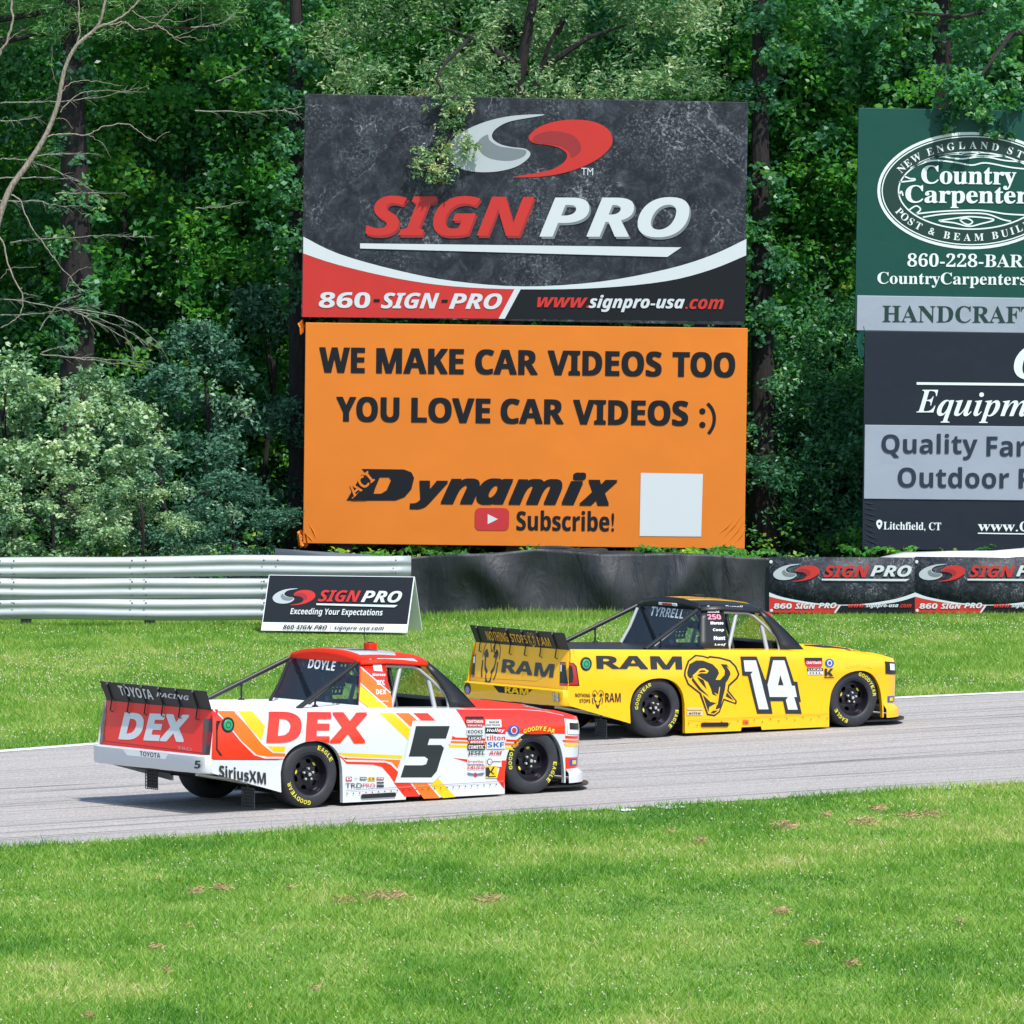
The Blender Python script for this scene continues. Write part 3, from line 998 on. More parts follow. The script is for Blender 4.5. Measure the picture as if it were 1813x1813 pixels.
# --- A-frame sign on the grass
def a_frame():
    Y = 105.2
    base = at(605, 1117, Y); base.z = 0.0
    psi = radians(17)
    w, lean, hz = 260 * Y / FPX / cos(psi), .36, .775
    r = empty('a_frame_sign', (base.x, base.y, 0.045), (0, 0, -psi), label='white A-frame sign with dark logo face standing on the grass before the guardrail', cat='sign')
    L = hypot(lean, hz)
    S2 = Vector((0, lean / L, hz / L))
    O = Vector((-w / 2, -lean, .0))
    N = Vector((0, -hz / L, lean / L))
    FACEW = paint('sign_board_white', '#dde0e4', .45)
    def P(a, b_, l): return tuple(O + Vector((a, 0, 0)) + S2 * b_ + N * l)
    mb = MB()
    mb.quad(P(0, 0, 0), P(w, 0, 0), P(w, L, 0), P(0, L, 0), FACEW)
    mb.build('front_panel', r, smooth=False, solid=.02, soff=-1)
    mb = MB()
    mb.quad((-w / 2, -lean + 2 * lean, 0), (w / 2, lean, 0), (w / 2, .02, hz), (-w / 2, .02, hz), FACEW)
    mb.build('back_panel', r, smooth=False, solid=.02, soff=1)
    d = Decal(P, lambda u, v: ((u - 468 - (1116 - v) * .147) / 258 * w, (1116 - v) / 95.5 * L), step=.003)
    d.kpx = L / 95.5
    d.poly([(0.012, .15 * L), (w - .012, .15 * L), (w - .012, L - .008), (.012, L - .008)], SIGN_NAVY, 1, px=False)
    emblem(d, 527, 1058, 76, SIGN_RED, SIGN_GREY, SIGN_RED2, SIGN_GREY2, 3)
    d.build('artwork', r)
    e = Decal(P, d.inv, step=.003); e.kpx = d.kpx
    word(e, 'SIGN', (571, 1056, 645, 1056, 20), SIGN_RED, 6, 'bi', .08, .02)
    word(e, 'PRO', (647, 1056, 718, 1056, 20), SIGN_WHITE, 6, 'bi', .08, .02)
    e.poly([(567, 1069), (711, 1070), (705, 1074), (567, 1072)], SIGN_WHITE, 6)
    word(e, 'Exceeding Your Expectations', (521, 1084.5, 684, 1084.5, 14), SIGN_WHITE, 6, 'bold', .1)
    word(e, '860-SIGN-PRO', (508, 1110, 586, 1110, 7.5), SIGN_BLACK, 6, 'bi', .15, .01)
    word(e, 'signpro-usa.com', (598, 1110.5, 686, 1110.5, 9), SIGN_BLACK, 6, 'bi', .1)
    e.poly([(592, 1106), (592.7, 1106), (591.7, 1114), (591, 1114)], SIGN_BLACK, 6)
    e.build('lettering', r)
a_frame()

# ================================================================ RACING TRUCKS
BLACKP = paint('satin_black', '#14161a', 0.45)
BLACKM = paint('matt_black', '#0b0c0e', 0.75)
CARBON = paint('black_splitter', '#16171a', 0.35)
TYREM = paint('slick_tyre_rubber', '#292b30', 0.62, dirt=.25, dscale=9, bump=.1, bscale=60)
RIMM = paint('dark_steel_wheel', '#2d2a33', 0.28, .6)
HUBM = paint('hub_metal', '#c3c7bd', 0.3, .6)
LETTER_Y = paint('tyre_yellow', '#d9cf3c', 0.6, dirt=.15, dscale=20)
CAGE = paint('roll_cage_grey', '#9a9da0', 0.4)
GLASSD = glass('tinted_plastic_window', (.66, .76, .88), .10)
GLASSW = glass('clear_windscreen', (.75, .82, .88), .12)
REDLAMP = paint('red_lamp_lens', '#a01418', 0.15, coat=.6)
DARKRED = paint('dark_lamp_lens', '#3a0d10', 0.2, coat=.5)
MESHG = paint('grey_mesh_flap', '#4a4d50', .6)
GREENC = paint('fuel_cap_green', '#2c9a6c', 0.4)
CLEARL = paint('headlamp_clear', '#dfe6ea', 0.1, coat=.8)

ZE = [(-1.3, 1.075), (-.6, 1.045), (.2, 1.01), (.9, .985), (1.6, .955), (2.25, .92), (2.7, .90), (3.0, .868), (3.30, .808)]
def ze(x): return interp(ZE, x)
def fside(x, z):
    w = .985
    if x < -.6: w += .032 * min(1, (-.6 - x) / .65)
    if x > 2.8: w -= .055 * ((x - 2.8) / .5) ** 2
    t = max(0, (z - (ze(x) - .10)) / .10)
    w -= .026 * t * t
    t2 = min(1, max(0, (z - .55) / .45))
    w -= .022 * t2 * t2
    if z < .45: w += .012 * (.45 - z) / .4
    # soft flare over the wheel openings
    for xc in (0, 2.85):
        w += .018 * math.exp(-((x - xc) / .45) ** 2 - ((z - .68) / .12) ** 2)
    return w
def xtail(z): return -1.21 - (1.067 - z) * .16
def cabw(z): return .80 - (z - .95) * .36
NOSE_X, NOSE_D, NOSE_P = 3.30, .49, 2.05

def sgnpow(c, e): return math.copysign(abs(c) ** e, c)

def crown(x):
    return interp([(-1.3, .012), (.8, .015), (2.0, .03), (2.4, .065), (3.0, .06), (3.3, .045)], x)
def ztop(x, y):
    w = fside(x, ze(x))
    q = min(1, abs(y) / w)
    r = crown(x)
    z = ze(x) + r * (1 - q ** 2.2)
    if x > 2.3:                                      # two soft folds along the hood
        z += .012 * math.exp(-((abs(y) - .55) / .10) ** 2) * min(1, (x - 2.3) / .2)
    return z

def build_truck(cfg):
    red = cfg['key'] == 'red'
    px_, py_, yaw = cfg['pose']
    root = empty('racing_truck', (px_, py_, 0), (0, 0, yaw), label=cfg['label'], cat='racing truck', group='racing trucks on the track')
    BODY, HOOD, DECK, CABM, ROOFM, BUMPM, TAILM = cfg['body'], cfg['hood'], cfg['deck'], cfg['cab'], cfg['roof'], cfg['bumper'], cfg['tail']
    c_, s_ = cos(yaw), sin(yaw)
    def local(u, v):
        d = ray(u, v); o = Vector((-px_, -py_, CAM_H))
        rt = lambda q: Vector((c_ * q[0] + s_ * q[1], -s_ * q[0] + c_ * q[1], q[2]))
        return rt(o), rt(d)
    def hit(u, v, n, kk):
        o, d = local(u, v); n = Vector(n)
        return o + d * ((kk - n.dot(o)) / n.dot(d))
    def inv_side(u, v):
        y = -.98
        for _ in range(6):
            q = hit(u, v, (0, 1, 0), y); y = -fside(min(q.x, 3.3), q.z)
        return (q.x, q.z)
    def inv_tail(u, v):
        q = hit(u, v, (1, 0, -.16), -1.21 - 1.067 * .16); return (-q.y, q.z)
    def inv_bump(u, v):
        q = hit(u, v, (1, 0, 0), -1.375); return (-q.y, q.z)
    def inv_cab(u, v):
        q = hit(u, v, (0, 1, -.36), -.80 - .95 * .36); return (q.x, q.z)
    RW = (.755, 1.0, .885, 1.45)                       # rear window plane: x at z=1.0 and at z=1.45
    rk = (RW[2] - RW[0]) / (RW[3] - RW[1])
    def inv_rw(u, v):
        q = hit(u, v, (1, 0, -rk), RW[0] - RW[1] * rk); return (-q.y, q.z)
    SPB, SPT = (-1.21, 1.067), (-1.285, 1.262)
    sk = (SPT[0] - SPB[0]) / (SPT[1] - SPB[1])
    def inv_sp(u, v):
        q = hit(u, v, (1, 0, -sk), SPB[0] - SPB[1] * sk); return (-q.y, q.z)
    ARCH = [(-.384, .39), (-.35, .523), (-.265, .625), (-.135, .683), (0, .698), (.135, .683), (.265, .625), (.35, .523), (.384, .39)]
    def m_side(a, b, l):
        if abs(a) < .384: b = max(b, interp(ARCH, a) + .004)       # artwork is trimmed along the wheel opening
        return (a, -fside(a, b) - l, b)
    def m_tail(a, b, l):
        w = fside(-1.21, min(b, 1.0))
        if abs(a) > .75: a = math.copysign(min(w - .002, .75 + (abs(a) - .75) * (w - .75) / .27), a)
        return (xtail(b) - l + .05 * max(0, (abs(a) / w - .93) / .07) ** 2, -a, b)
    m_bump = lambda a, b, l: (-1.375 - l, -a, b)
    m_cab = lambda a, b, l: (a, -cabw(b) - l, b + l * .3)
    m_rw = lambda a, b, l: (RW[0] + (b - RW[1]) * rk - l, -a, b)
    m_sp = lambda a, b, l: (SPB[0] + (b - SPB[1]) * sk - l, -a, b)

    # ---- side panels
    rear_arch = [(-.384, .19), (-.388, .39), (-.352, .52), (-.265, .622), (-.135, .68), (0, .695), (.135, .68), (.265, .622), (.352, .52), (.385, .39), (.385, .045)]
    front_arch = [(2.457, .03), (2.462, .25), (2.495, .42), (2.57, .54), (2.69, .63), (2.84, .668), (2.99, .66), (3.12, .605), (3.215, .50), (3.262, .37), (3.28, .2), (3.28, .10)]
    notch = [(.385, .045), (1.18, .037), (1.19, .078), (1.47, .078), (1.48, .036), (2.457, .03)]
    top = [(x, ze(x)) for x in np.linspace(3.30, -1.205, 40)]
    outline = [(-1.285, .60), (-1.255, .43)] + catmull(rear_arch[1:-1], 3)[:0] + [rear_arch[0]] + catmull(rear_arch[1:-1], 4) + notch \
        + catmull(front_arch[1:-1], 4) + [(3.28, .10), (3.30, .10)] + top
    for s in (-1, 1):
        d = Decal(lambda a, b, l, s=s: (a, s * (fside(a, b) + l), b), da=.11, db=.03, step=.002)
        vs, fs = fill_loops([outline])
        d.lay(vs, fs, BODY, 0)
        # returned lips of the arches and skirt
        for arch in (catmull(rear_arch, 4), catmull(front_arch, 4)):
            d.mb.grid(lambda i, j, s=s, arch=arch: (arch[int(i)][0], s * (fside(*arch[int(i)]) - .05 * j), arch[int(i)][1]), range(len(arch)), (0, 1), BODY)
        d.mb.build('side_panel', root, angle=50)
    # ---- nose
    mb = MB()
    rows = [0, .05, .12, .2, .3, .42, .54, .66, .78, .86, .90, .96, 1.0]
    def nose(th, w):
        c, s = cos(th), sin(th)
        y0 = fside(NOSE_X, .7)
        xt = NOSE_X + NOSE_D * abs(c) ** (2 / NOSE_P)
        yt = sgnpow(s, 2 / NOSE_P)
        zt = ze(NOSE_X) + crown(3.3) * (1 - abs(yt) ** 2.2) - .085 * ((xt - NOSE_X) / NOSE_D)
        z = zt + (.095 - zt) * w
        b = 1 + .10 * sin(pi * min(1, w * 1.25) ** .7) * .9
        if w > .83: b += .10
        wy = fside(NOSE_X, z)
        return (NOSE_X + NOSE_D * b * abs(c) ** (2 / NOSE_P) + (0.035 if w > .83 else 0), yt * (wy + (.012 if w > .83 else 0)), z)
    mb.grid(nose, np.linspace(-pi / 2, pi / 2, 41), rows, BODY)
    nose_o = mb.build('nose', root, angle=28)
    nd = MB()
    def nose_off(th, w, l):
        p0 = Vector(nose(th, w)); n = Vector((cos(th), sin(th), 0)); return p0 + n * l
    nd.grid(lambda a, w: nose_off(a, w, .004), np.linspace(-.9, .9, 15), (.3, .42, .54, .66, .76), BLACKM)
    nd.build('grille', root)
    for s in (-1, 1):
        hl = MB()
        hl.grid(lambda a, w, s=s: nose_off(a, w, .006), np.linspace(s * 1.52, s * 1.02, 8), (.06, .12, .2, .27), CLEARL if red else BLACKP)
        ho = hl.build('headlight', root)
        if not red:
            h2 = MB(); h2.grid(lambda a, w, s=s: nose_off(a, w, .010), np.linspace(s * 1.38, s * 1.15, 6), (.09, .14, .2), CLEARL); h2.build('lens', ho)
        else:
            h2 = MB(); h2.grid(lambda a, w, s=s: nose_off(a, w, .010), np.linspace(s * 1.47, s * 1.1, 6), (.10, .15, .2), BLACKP); h2.build('lens', ho)
    sp = MB()
    pl = []
    for a in np.linspace(-pi / 2, pi / 2, 31):
        q = nose(a, 1.0); pl.append((q[0] + .07 * cos(a) + .02, q[1] * 1.02))
    pl = [(3.0, -.93)] + pl + [(3.0, .93)]
    sp.add([(x, y, .055) for x, y in pl] + [(x, y, .075) for x, y in pl], [tuple(range(len(pl))), tuple(range(2 * len(pl) - 1, len(pl) - 1, -1))] + [(i, (i + 1) % len(pl), len(pl) + (i + 1) % len(pl), len(pl) + i) for i in range(len(pl))], CARBON)
    sp.build('splitter', root, smooth=False)
    # ---- hood, deck
    def top_pt(x, q):
        y = q * fside(x, ze(x)); return (x, y, ztop(x, y))
    qs = [sgnpow(t, .85) for t in np.linspace(-1, 1, 33)]
    mb = MB()
    mb.grid(top_pt, np.linspace(2.0, 3.30, 20), qs, HOOD)
    def cap(a, s):
        c, sn = cos(a), sin(a)
        yt = sgnpow(sn, 2 / NOSE_P); y = yt * fside(NOSE_X, ze(NOSE_X))
        x1 = NOSE_X + NOSE_D * abs(c) ** (2 / NOSE_P)
        e = nose(a, 0)
        z0 = ztop(NOSE_X, y)
        x = NOSE_X + (x1 - NOSE_X) * s
        return (x, y + (e[1] - y) * s, z0 + (e[2] - z0) * s ** 1.6)
    mb.grid(cap, np.linspace(-pi / 2, pi / 2, 41), np.linspace(0, 1, 9), HOOD)
    mb.build('hood', root, angle=40)
    mb = MB(); mb.grid(top_pt, np.linspace(-1.205, .80, 18), qs, DECK)
    mb.build('bed_cover', root, angle=40)
    mb = MB(); mb.grid(top_pt, np.linspace(.80, 2.0, 8), [sgnpow(t, 1) for t in np.linspace(-1, -.80, 5)], BODY)
    mb.grid(top_pt, np.linspace(.80, 2.0, 8), np.linspace(.80, 1, 5), BODY)
    mb.build('belt_rail', root, angle=40)
    # ---- tail
    mb = MB()
    def tail(q, z):
        w = fside(-1.21, min(z, 1.0)) * (1 if abs(q) < 1 else 1)
        x = xtail(z) + (.05 * max(0, (abs(q) - .93) / .07) ** 2)
        return (x, q * w, z)
    mb.grid(tail, [-1, -.985, -.965, -.93, -.6, -.3, 0, .3, .6, .93, .965, .985, 1], np.linspace(.585, 1.072, 9), TAILM)
    mb.build('tailgate', root, angle=50)
    # bumper: rounded bar wrapped round the corners
    mb = MB()
    plan = [(-1.20, -1.0), (-1.285, -1.022), (-1.335, -1.01), (-1.368, -.955), (-1.375, -.85), (-1.375, -.4), (-1.375, 0), (-1.375, .4), (-1.375, .85), (-1.368, .955), (-1.335, 1.01), (-1.285, 1.022), (-1.20, 1.0)]
    prof = [(.075, .612), (.012, .610), (0, .60), (0, .45), (.012, .43), (.09, .415)]
    def bump(i, j):
        x, y = plan[int(i)]; dx, z = prof[int(j)]
        n = Vector((-x - 1.15 if False else 1.0, 0)) if abs(y) < .9 else Vector((.7, -math.copysign(.5, y)))
        return (x + dx * n.x, y + dx * n.y, z)
    mb.grid(bump, range(len(plan)), range(len(prof)), BUMPM)
    mb.build('rear_bumper', root, angle=45)
    # ---- underbody
    mb = MB()
    mb.grid(lambda x, y: (x, y, interp([(-1.26, .43), (-.5, .27), (.4, .14), (3.2, .12)], x)), np.linspace(-1.26, 3.25, 10), np.linspace(-.9, .9, 3), BLACKM)
    for s in (-1, 1):
        mb.quad((-.46, s * .62, .3), (3.3, s * .62, .12), (3.3, s * .62, .80), (-.46, s * .62, .95), BLACKM)
        mb.grid(lambda x, z, s=s: (x, s * .9, z), (-1.2, -.4), (.45, .95), BLACKM)
    mb.quad((-.42, -.95, .25), (-.42, .95, .25), (-.42, .95, .98), (-.42, -.95, .98), BLACKM)
    mb.quad((.43, -.95, .06), (.43, .95, .06), (.43, .95, .95), (.43, -.95, .95), BLACKM)
    mb.quad((2.43, -.95, .06), (2.43, .95, .06), (2.43, .95, .90), (2.43, -.95, .90), BLACKM)
    mb.grid(lambda x, y: (x, y, ze(x) - .04), np.linspace(-1.2, 3.2, 6), (-.88, .88), BLACKM)
    mb.tube([(-.5, -.75, .3), (-1.0, -.72, .36), (-1.22, -.70, .40)], .02, HUBM)
    mb.tube([(0, -.65, .352), (0, .65, .352)], .06, BLACKP)
    mb.tube([(-1.1, -.5, .38), (-.3, -.62, .22)], .015, HUBM)
    mb.build('underbody', root, smooth=False)
    for (x, y, z, w, h) in ((-.88, .62, .25, .22, .20), (-.62, -.74, .13, .22, .20)):
        mb = MB()
        for i in range(7):
            mb.box((x, y + w * (i / 6 - .5), z), (.008, .008, h), MESHG)
            mb.box((x, y, z + h * (i / 6 - .5)), (.008, w, .008), MESHG)
        mb.box((x + .01, y, z), (.004, w * .92, h * .9), BLACKP)
        mb.tube([(x, y, z + h / 2), (x + .02, y, .42)], .012, BLACKP)
        mb.build('mesh_flap', root, smooth=False)

    # ---- wheels
    for wx, rot in ((0, cfg['rot'][0]), (2.845, cfg['rot'][1])):
        for s in (-1, 1):
            w = empty('wheel', (wx, s * .822, .352)); w.parent = root
            if wx > 1: w.rotation_euler.z = radians(cfg['steer'])
            tm = MB()
            pr = [(.208, .120), (.215, .140), (.24, .150), (.275, .1525), (.305, .149), (.328, .138), (.344, .118), (.351, .09), (.352, .04)]
            pr = pr + [(r, -h) for r, h in pr[::-1]]
            tm.lathe([(r, h * s) for r, h in pr], TYREM, 56)
            tm.build('tyre', w, angle=60)
            rm = MB()
            y0 = .15 * s
            rm.lathe([(.214, .128 * s), (.216, .140 * s), (.205, .143 * s), (.198, .130 * s), (.192, .085 * s), (.183, .062 * s)], RIMM, 48)
            rm.lathe([(.183, .062 * s), (.17, -.10 * s)], BLACKM, 32)
            loops = [[(.186 * cos(2 * pi * i / 48), .186 * sin(2 * pi * i / 48)) for i in range(48)]]
            for kx in range(6):
                a0 = 2 * pi * kx / 6 + rot
                lp = []
                for i in range(16):
                    a = 2 * pi * i / 16
                    ex, ey = .021 * cos(a), .034 * sin(a)
                    lp.append(((.135 + ex) * cos(a0) - ey * sin(a0), (.135 + ex) * sin(a0) + ey * cos(a0)))
                loops.append(lp)
            vs, fs = fill_loops(loops)
            rm.add([(x, s * (.060 + .028 * max(0, 1 - hypot(x, z) / .17)), z) for x, z in vs], fs, RIMM)
            rm.build('rim', w, angle=30)
            hb = MB()
            hb.lathe([(.06, .075 * s), (.055, .10 * s), (.036, .105 * s), (.034, .125 * s), (.028, .132 * s), (0, .132 * s)], RIMM, 20)
            for kx in range(5):
                a = 2 * pi * kx / 5 + rot
                hb.lathe([(.013, .09 * s), (.013, .118 * s), (.006, .122 * s), (0, .122 * s)], HUBM, 7, (.058 * cos(a), 0, .058 * sin(a)))
            hb.lathe([(.02, .125 * s), (.018, .137 * s), (0, .138 * s)], HUBM, 14)
            hb.build('hub', w, angle=30)
            # lettering round the sidewall
            if s < 0:
                lt = MB()
                def arc(word_, centre, r, h, wid):
                    chars = list(word_)
                    span = wid * len(chars)
                    for i, ch in enumerate(chars):
                        a = radians(90 - centre * 30) + span / 2 - wid * (i + .5)
                        vs, fs = glyphs(ch, 'bold')
                        uu = unit(vs)
                        lw = wid * r * (.80 if ch != 'L' else .65)
                        P = []
                        for x, y in uu:
                            X, R_ = (x - .5) * lw, r + (y - .5) * h
                            aa = a - X / r
                            P.append((R_ * cos(aa), -(.1545 + .0015), R_ * sin(aa)))
                        lt.add(P, fs, LETTER_Y)
                g = cfg['clock'][0 if wx < 1 else 1]
                arc('GOODYEAR', g[0], .287, .044, radians(9.6))
                arc('EAGLE', g[1], .287, .044, radians(9.6))
                for kx in (0, 2):
                    a = 2 * pi * kx / 6 + rot + pi / 6
                    n = 12
                    ov = [(.135 * cos(a) + .012 * cos(2 * pi * i / n) * cos(a) - .024 * sin(2 * pi * i / n) * sin(a), -.075,
                           .135 * sin(a) + .012 * cos(2 * pi * i / n) * sin(a) + .024 * sin(2 * pi * i / n) * cos(a)) for i in range(n)]
                    lt.add(ov, [tuple(range(n))], LETTER_Y)
                lt.build('lettering', w, smooth=False)

    # ---- cab
    def cs(x, z, s): return (x, s * cabw(z), z)
    for s in (-1, 1):
        mb = MB()
        # rear pillar
        pil = [(.745, .985, 1.165, .945), (.775, 1.08, 1.17, 1.08), (.815, 1.22, 1.18, 1.22), (.85, 1.34, 1.19, 1.34), (.872, 1.415, 1.20, 1.415)]
        mb.grid(lambda i, t, s=s: cs(pil[int(i)][0] + (pil[int(i)][2] - pil[int(i)][0]) * t, pil[int(i)][1] + (pil[int(i)][3] - pil[int(i)][1]) * t, s), range(5), np.linspace(0, 1, 5), CABM)
        # roof rail
        rail_b = [(.872, 1.415), (1.20, 1.415), (1.45, 1.395), (1.70, 1.368)]
        rail_t = [(.885, 1.475), (1.20, 1.47), (1.47, 1.448), (1.745, 1.405)]
        mb.grid(lambda i, t, s=s: (rail_b[int(i)][0] + (rail_t[int(i)][0] - rail_b[int(i)][0]) * t, s * (cabw(rail_b[int(i)][1]) - .03 * t * t - .018 * t), rail_b[int(i)][1] + (rail_t[int(i)][1] - rail_b[int(i)][1]) * t), range(4), np.linspace(0, 1, 4), ROOFM)
        mb.build('cab_side', root, solid=.02, soff=1 if s > 0 else -1, angle=45)
        mb = MB()
        ap = [(1.70, 1.368, 1.745, 1.405), (1.745, 1.30, 1.86, 1.30), (1.80, 1.22, 1.945, 1.215), (1.87, 1.10, 2.05, 1.105), (1.895, 1.0, 2.14, 1.005), (1.895, .905, 2.235, .905)]
        mb.grid(lambda i, t, s=s: cs(ap[int(i)][0] + (ap[int(i)][2] - ap[int(i)][0]) * t, ap[int(i)][1] + (ap[int(i)][3] - ap[int(i)][1]) * t, s), range(len(ap)), (0, .5, 1), BLACKP)
        mb.build('windscreen_pillar', root, solid=.015, soff=1 if s > 0 else -1)
    # roof skin
    mb = MB()
    def roof(t, q):
        x = .885 + (1.745 - .885) * t
        zE = interp([(.885, 1.475), (1.20, 1.47), (1.47, 1.448), (1.745, 1.405)], x)
        wE = cabw(zE - .05) - .048 + .02
        xx = x + (.05 + .05 * t) * (1 - q * q) * t - .03 * (1 - q * q) * (1 - t)
        return (xx, q * wE, zE + (.075 - .01 * t) * (1 - abs(q) ** 2.4))
    mb.grid(roof, np.linspace(0, 1, 12), [sgnpow(t, .8) for t in np.linspace(-1, 1, 19)], ROOFM)
    mb.grid(lambda t, q: (roof(0, q)[0] + .0 + (m_rw(0, 1.44, 0)[0] - roof(0, q)[0]) * t, roof(0, q)[1] * (1 + .02 * t), roof(0, q)[2] + (1.435 - roof(0, q)[2]) * t), np.linspace(0, 1, 3), np.linspace(-1, 1, 15), ROOFM)
    roof_o = mb.build('roof', root, solid=.015, soff=0, angle=40)
    # rear window with its frame of body colour below
    mb = MB()
    mb.add([m_rw(-.775, 1.005, 0), m_rw(.775, 1.005, 0), m_rw(.632, 1.44, 0), m_rw(-.632, 1.44, 0)], [(0, 1, 2, 3)], GLASSD)
    mb.build('rear_window', root, smooth=False)
    mb = MB()
    mb.grid(lambda y, t: (RW[0] - .02 + (.02) * t, y, .985 + .03 * t), np.linspace(-.79, .79, 5), (0, .5, 1), DECK if red else CABM)
    mb.build('window_sill', root)
    # windscreen
    mb = MB()
    def ws(t, q):
        a = Vector(roof(1, q)); b = Vector((2.235 + .17 * (1 - q * q), q * cabw(.905), ztop(2.3, 0) * 0 + .905 + .05 * (1 - q * q)))
        r = a.lerp(b, t); r.x += .03 * sin(pi * t); return tuple(r)
    mb.grid(ws, np.linspace(0, 1, 8), np.linspace(-.97, .97, 15), GLASSW)
    mb.build('windscreen', root)
    mb = MB()
    for q0, q1 in ((-1, -.93), (.93, 1)):
        mb.grid(lambda t, q: tuple(Vector(ws(t, q)) + Vector((.006, 0, .006))), np.linspace(0, 1, 8), (q0, q1), BLACKP)
    mb.build('windscreen_trim', root, solid=.012)
    # interior
    mb = MB()
    mb.grid(lambda x, y: (x, y, interp([(.75, .985), (1.0, .93), (1.9, .90), (2.3, .93)], x)), np.linspace(.76, 2.3, 6), (-.80, 0, .80), BLACKM)
    mb.box((1.95, 0, .96), (.35, 1.35, .12), BLACKM)
    mb.build('cabin_floor', root, smooth=False)
    mb = MB()
    mb.box((1.02, .36, 1.08), (.10, .46, .42), BLACKP, Matrix.Rotation(-.12, 3, 'Y'))
    mb.box((1.0, .36, 1.30), (.09, .26, .14), BLACKP)
    for yy in (.16, .56): mb.box((1.12, yy, 1.24), (.26, .03, .20), BLACKP)
    mb.box((1.12, .62, 1.05), (.30, .04, .28), BLACKP)
    mb.build('seat', root, bevel=.015)
    mb = MB()
    n = 20
    ring = [(1.72 + .06 * sin(2 * pi * i / n), .36 + .17 * cos(2 * pi * i / n), 1.06 + .16 * sin(2 * pi * i / n)) for i in range(n + 1)]
    mb.tube(ring, .014, BLACKM, 6); mb.tube([(1.72, .36, 1.06), (1.95, .36, 1.0)], .02, BLACKM, 6)
    mb.build('steering_wheel', root)
    mb = MB()
    R = .021
    for s in (-1, 1):
        w = lambda z, i=.03: s * (cabw(z) - i)
        mb.tube([(1.20, w(1.40), 1.395), (1.55, w(1.37), 1.372), (1.62, w(1.34), 1.345), (1.75, w(1.235), 1.235), (1.87, w(1.11), 1.11), (1.905, w(1.04), 1.04), (1.90, w(.91), .91)], .017, CAGE)
        mb.tube([(1.735, w(1.24, .06), 1.24), (1.74, w(1.1, .06), 1.1), (1.735, w(.91, .05), .91)], .026, CAGE)
        mb.tube([(1.41, w(1.38, .05), 1.385), (1.17, w(.93, .06), .93)], .024, CAGE)
        mb.tube([(1.28, w(1.38, .08), 1.40), (1.28, w(.95, .08), .93)], R, BLACKP)
    mb.tube([(1.28, -.56, 1.40), (1.28, .56, 1.40)], R, BLACKP)
    mb.tube([(1.70, -.54, 1.36), (1.70, .54, 1.36)], R, BLACKP)
    mb.tube([(1.28, .45, 1.39), (1.26, -.55, .95)], .03, CAGE)
    mb.tube([(1.0, .55, 1.38), (1.0, .1, 1.0)], .025, CAGE)
    mb.box((1.15, -.45, 1.02), (.02, .5, .16), CAGE)
    mb.tube([(1.45, 0, 1.40), (1.60, .05, 1.25), (1.78, .10, .95)], .026, BLACKP)
    mb.tube([(1.70, .1, 1.36), (1.85, .1, 1.0)], .014, BLACKP)
    mb.tube([(1.24, -.15, 1.22), (1.24, .1, 1.22)], .045, BLACKP)
    mb.build('roll_cage', root, angle=60)
    # window net on the driver's side
    mb = MB()
    for i in range(9):
        x = 1.22 + .05 * i
        mb.box((x, cabw(1.2) - .03, 1.20), (.024, .006, .40), BLACKM, Matrix.Rotation(.36, 3, 'X'))
    for i in range(8):
        z = 1.02 + .055 * i
        mb.box((1.42, cabw(z) - .024, z), (.44, .006, .024), BLACKM)
    mb.build('window_net', root, smooth=False)
    # rear downtubes and deck pins
    for s in (-1, 1):
        mb = MB(); mb.tube([(.84, s * .60, 1.43), (-.06, s * .83, 1.02)], .026, BLACKP, 10); mb.build('roll_bar', root)
        mb = MB(); mb.tube([(.82, s * .57, 1.40), (.62, s * .44, 1.2), (.42, s * .34, 1.02)], .018, CAGE if not red else BLACKP, 8); mb.build('brace', root)
        mb = MB(); mb.lathe([(0, 0), (.035, .0), (.03, .015), (.012, .02), (.009, .14), (.016, .15), (.016, .17), (0, .175)], BLACKP, 10, (.28, s * .66, 1.015), 'Z'); mb.build('deck_pin', root)
    # spoiler
    mb = MB()
    mb.add([m_sp(-.945, 1.062, 0), m_sp(.945, 1.062, 0), m_sp(.962, 1.258, 0), m_sp(-.962, 1.262, 0)], [(0, 1, 2, 3)], BLACKP)
    spo = mb.build('spoiler', root, smooth=False, solid=.006, soff=0)
    for i in range(6):
        y = .83 - i * .31
        mb = MB()
        a, b2 = m_sp(-y, 1.235, .012), m_sp(-y, 1.08, .012)
        mb.tube([a, b2, (xtail(.96) - .02, y, .965), (xtail(.95) - .012, y - .035, .955)], .0065, BLACKM, 6)
        mb.lathe([(0, .012), (.012, .01), (.012, 0)], HUBM, 8, (a[0] - .006, y, 1.245), 'X')
        mb.build('spoiler_brace', spo)
    # roof gear
    if red:
        mb = MB(); mb.box((1.62, .22, 1.54), (.10, .11, .08), cfg['roof']); mb.box((1.62, .22, 1.583), (.06, .07, .012), BLACKP)
        mb.build('roof_camera', root, bevel=.015)
    else:
        mb = MB(); mb.box((1.50, .30, 1.53), (.12, .14, .05), BLACKM); mb.build('roof_camera', root, bevel=.01)
        mb = MB(); mb.lathe([(0, .05), (.05, .045), (.08, .02), (.085, 0)], REDLAMP, 16, (1.88, -.52, 1.325), 'Z'); mb.build('roof_light', root)
        mb = MB()
        q = m_rw(0, 1.475, .03); mb.box(q, (.03, .36, .035), CLEARL); mb.box((q[0] - .016, 0, q[2]), (.01, .2, .03), REDLAMP); mb.build('brake_light', root, bevel=.008)
    mb = MB(); mb.tube([(1.25, -.2, 1.53), (1.24, -.2, 1.75)], .004, BLACKM, 5); mb.build('aerial', root)
    # fuel filler
    mb = MB()
    fx, fz = inv_side(*cfg['filler'])
    yb = -fside(fx, fz)
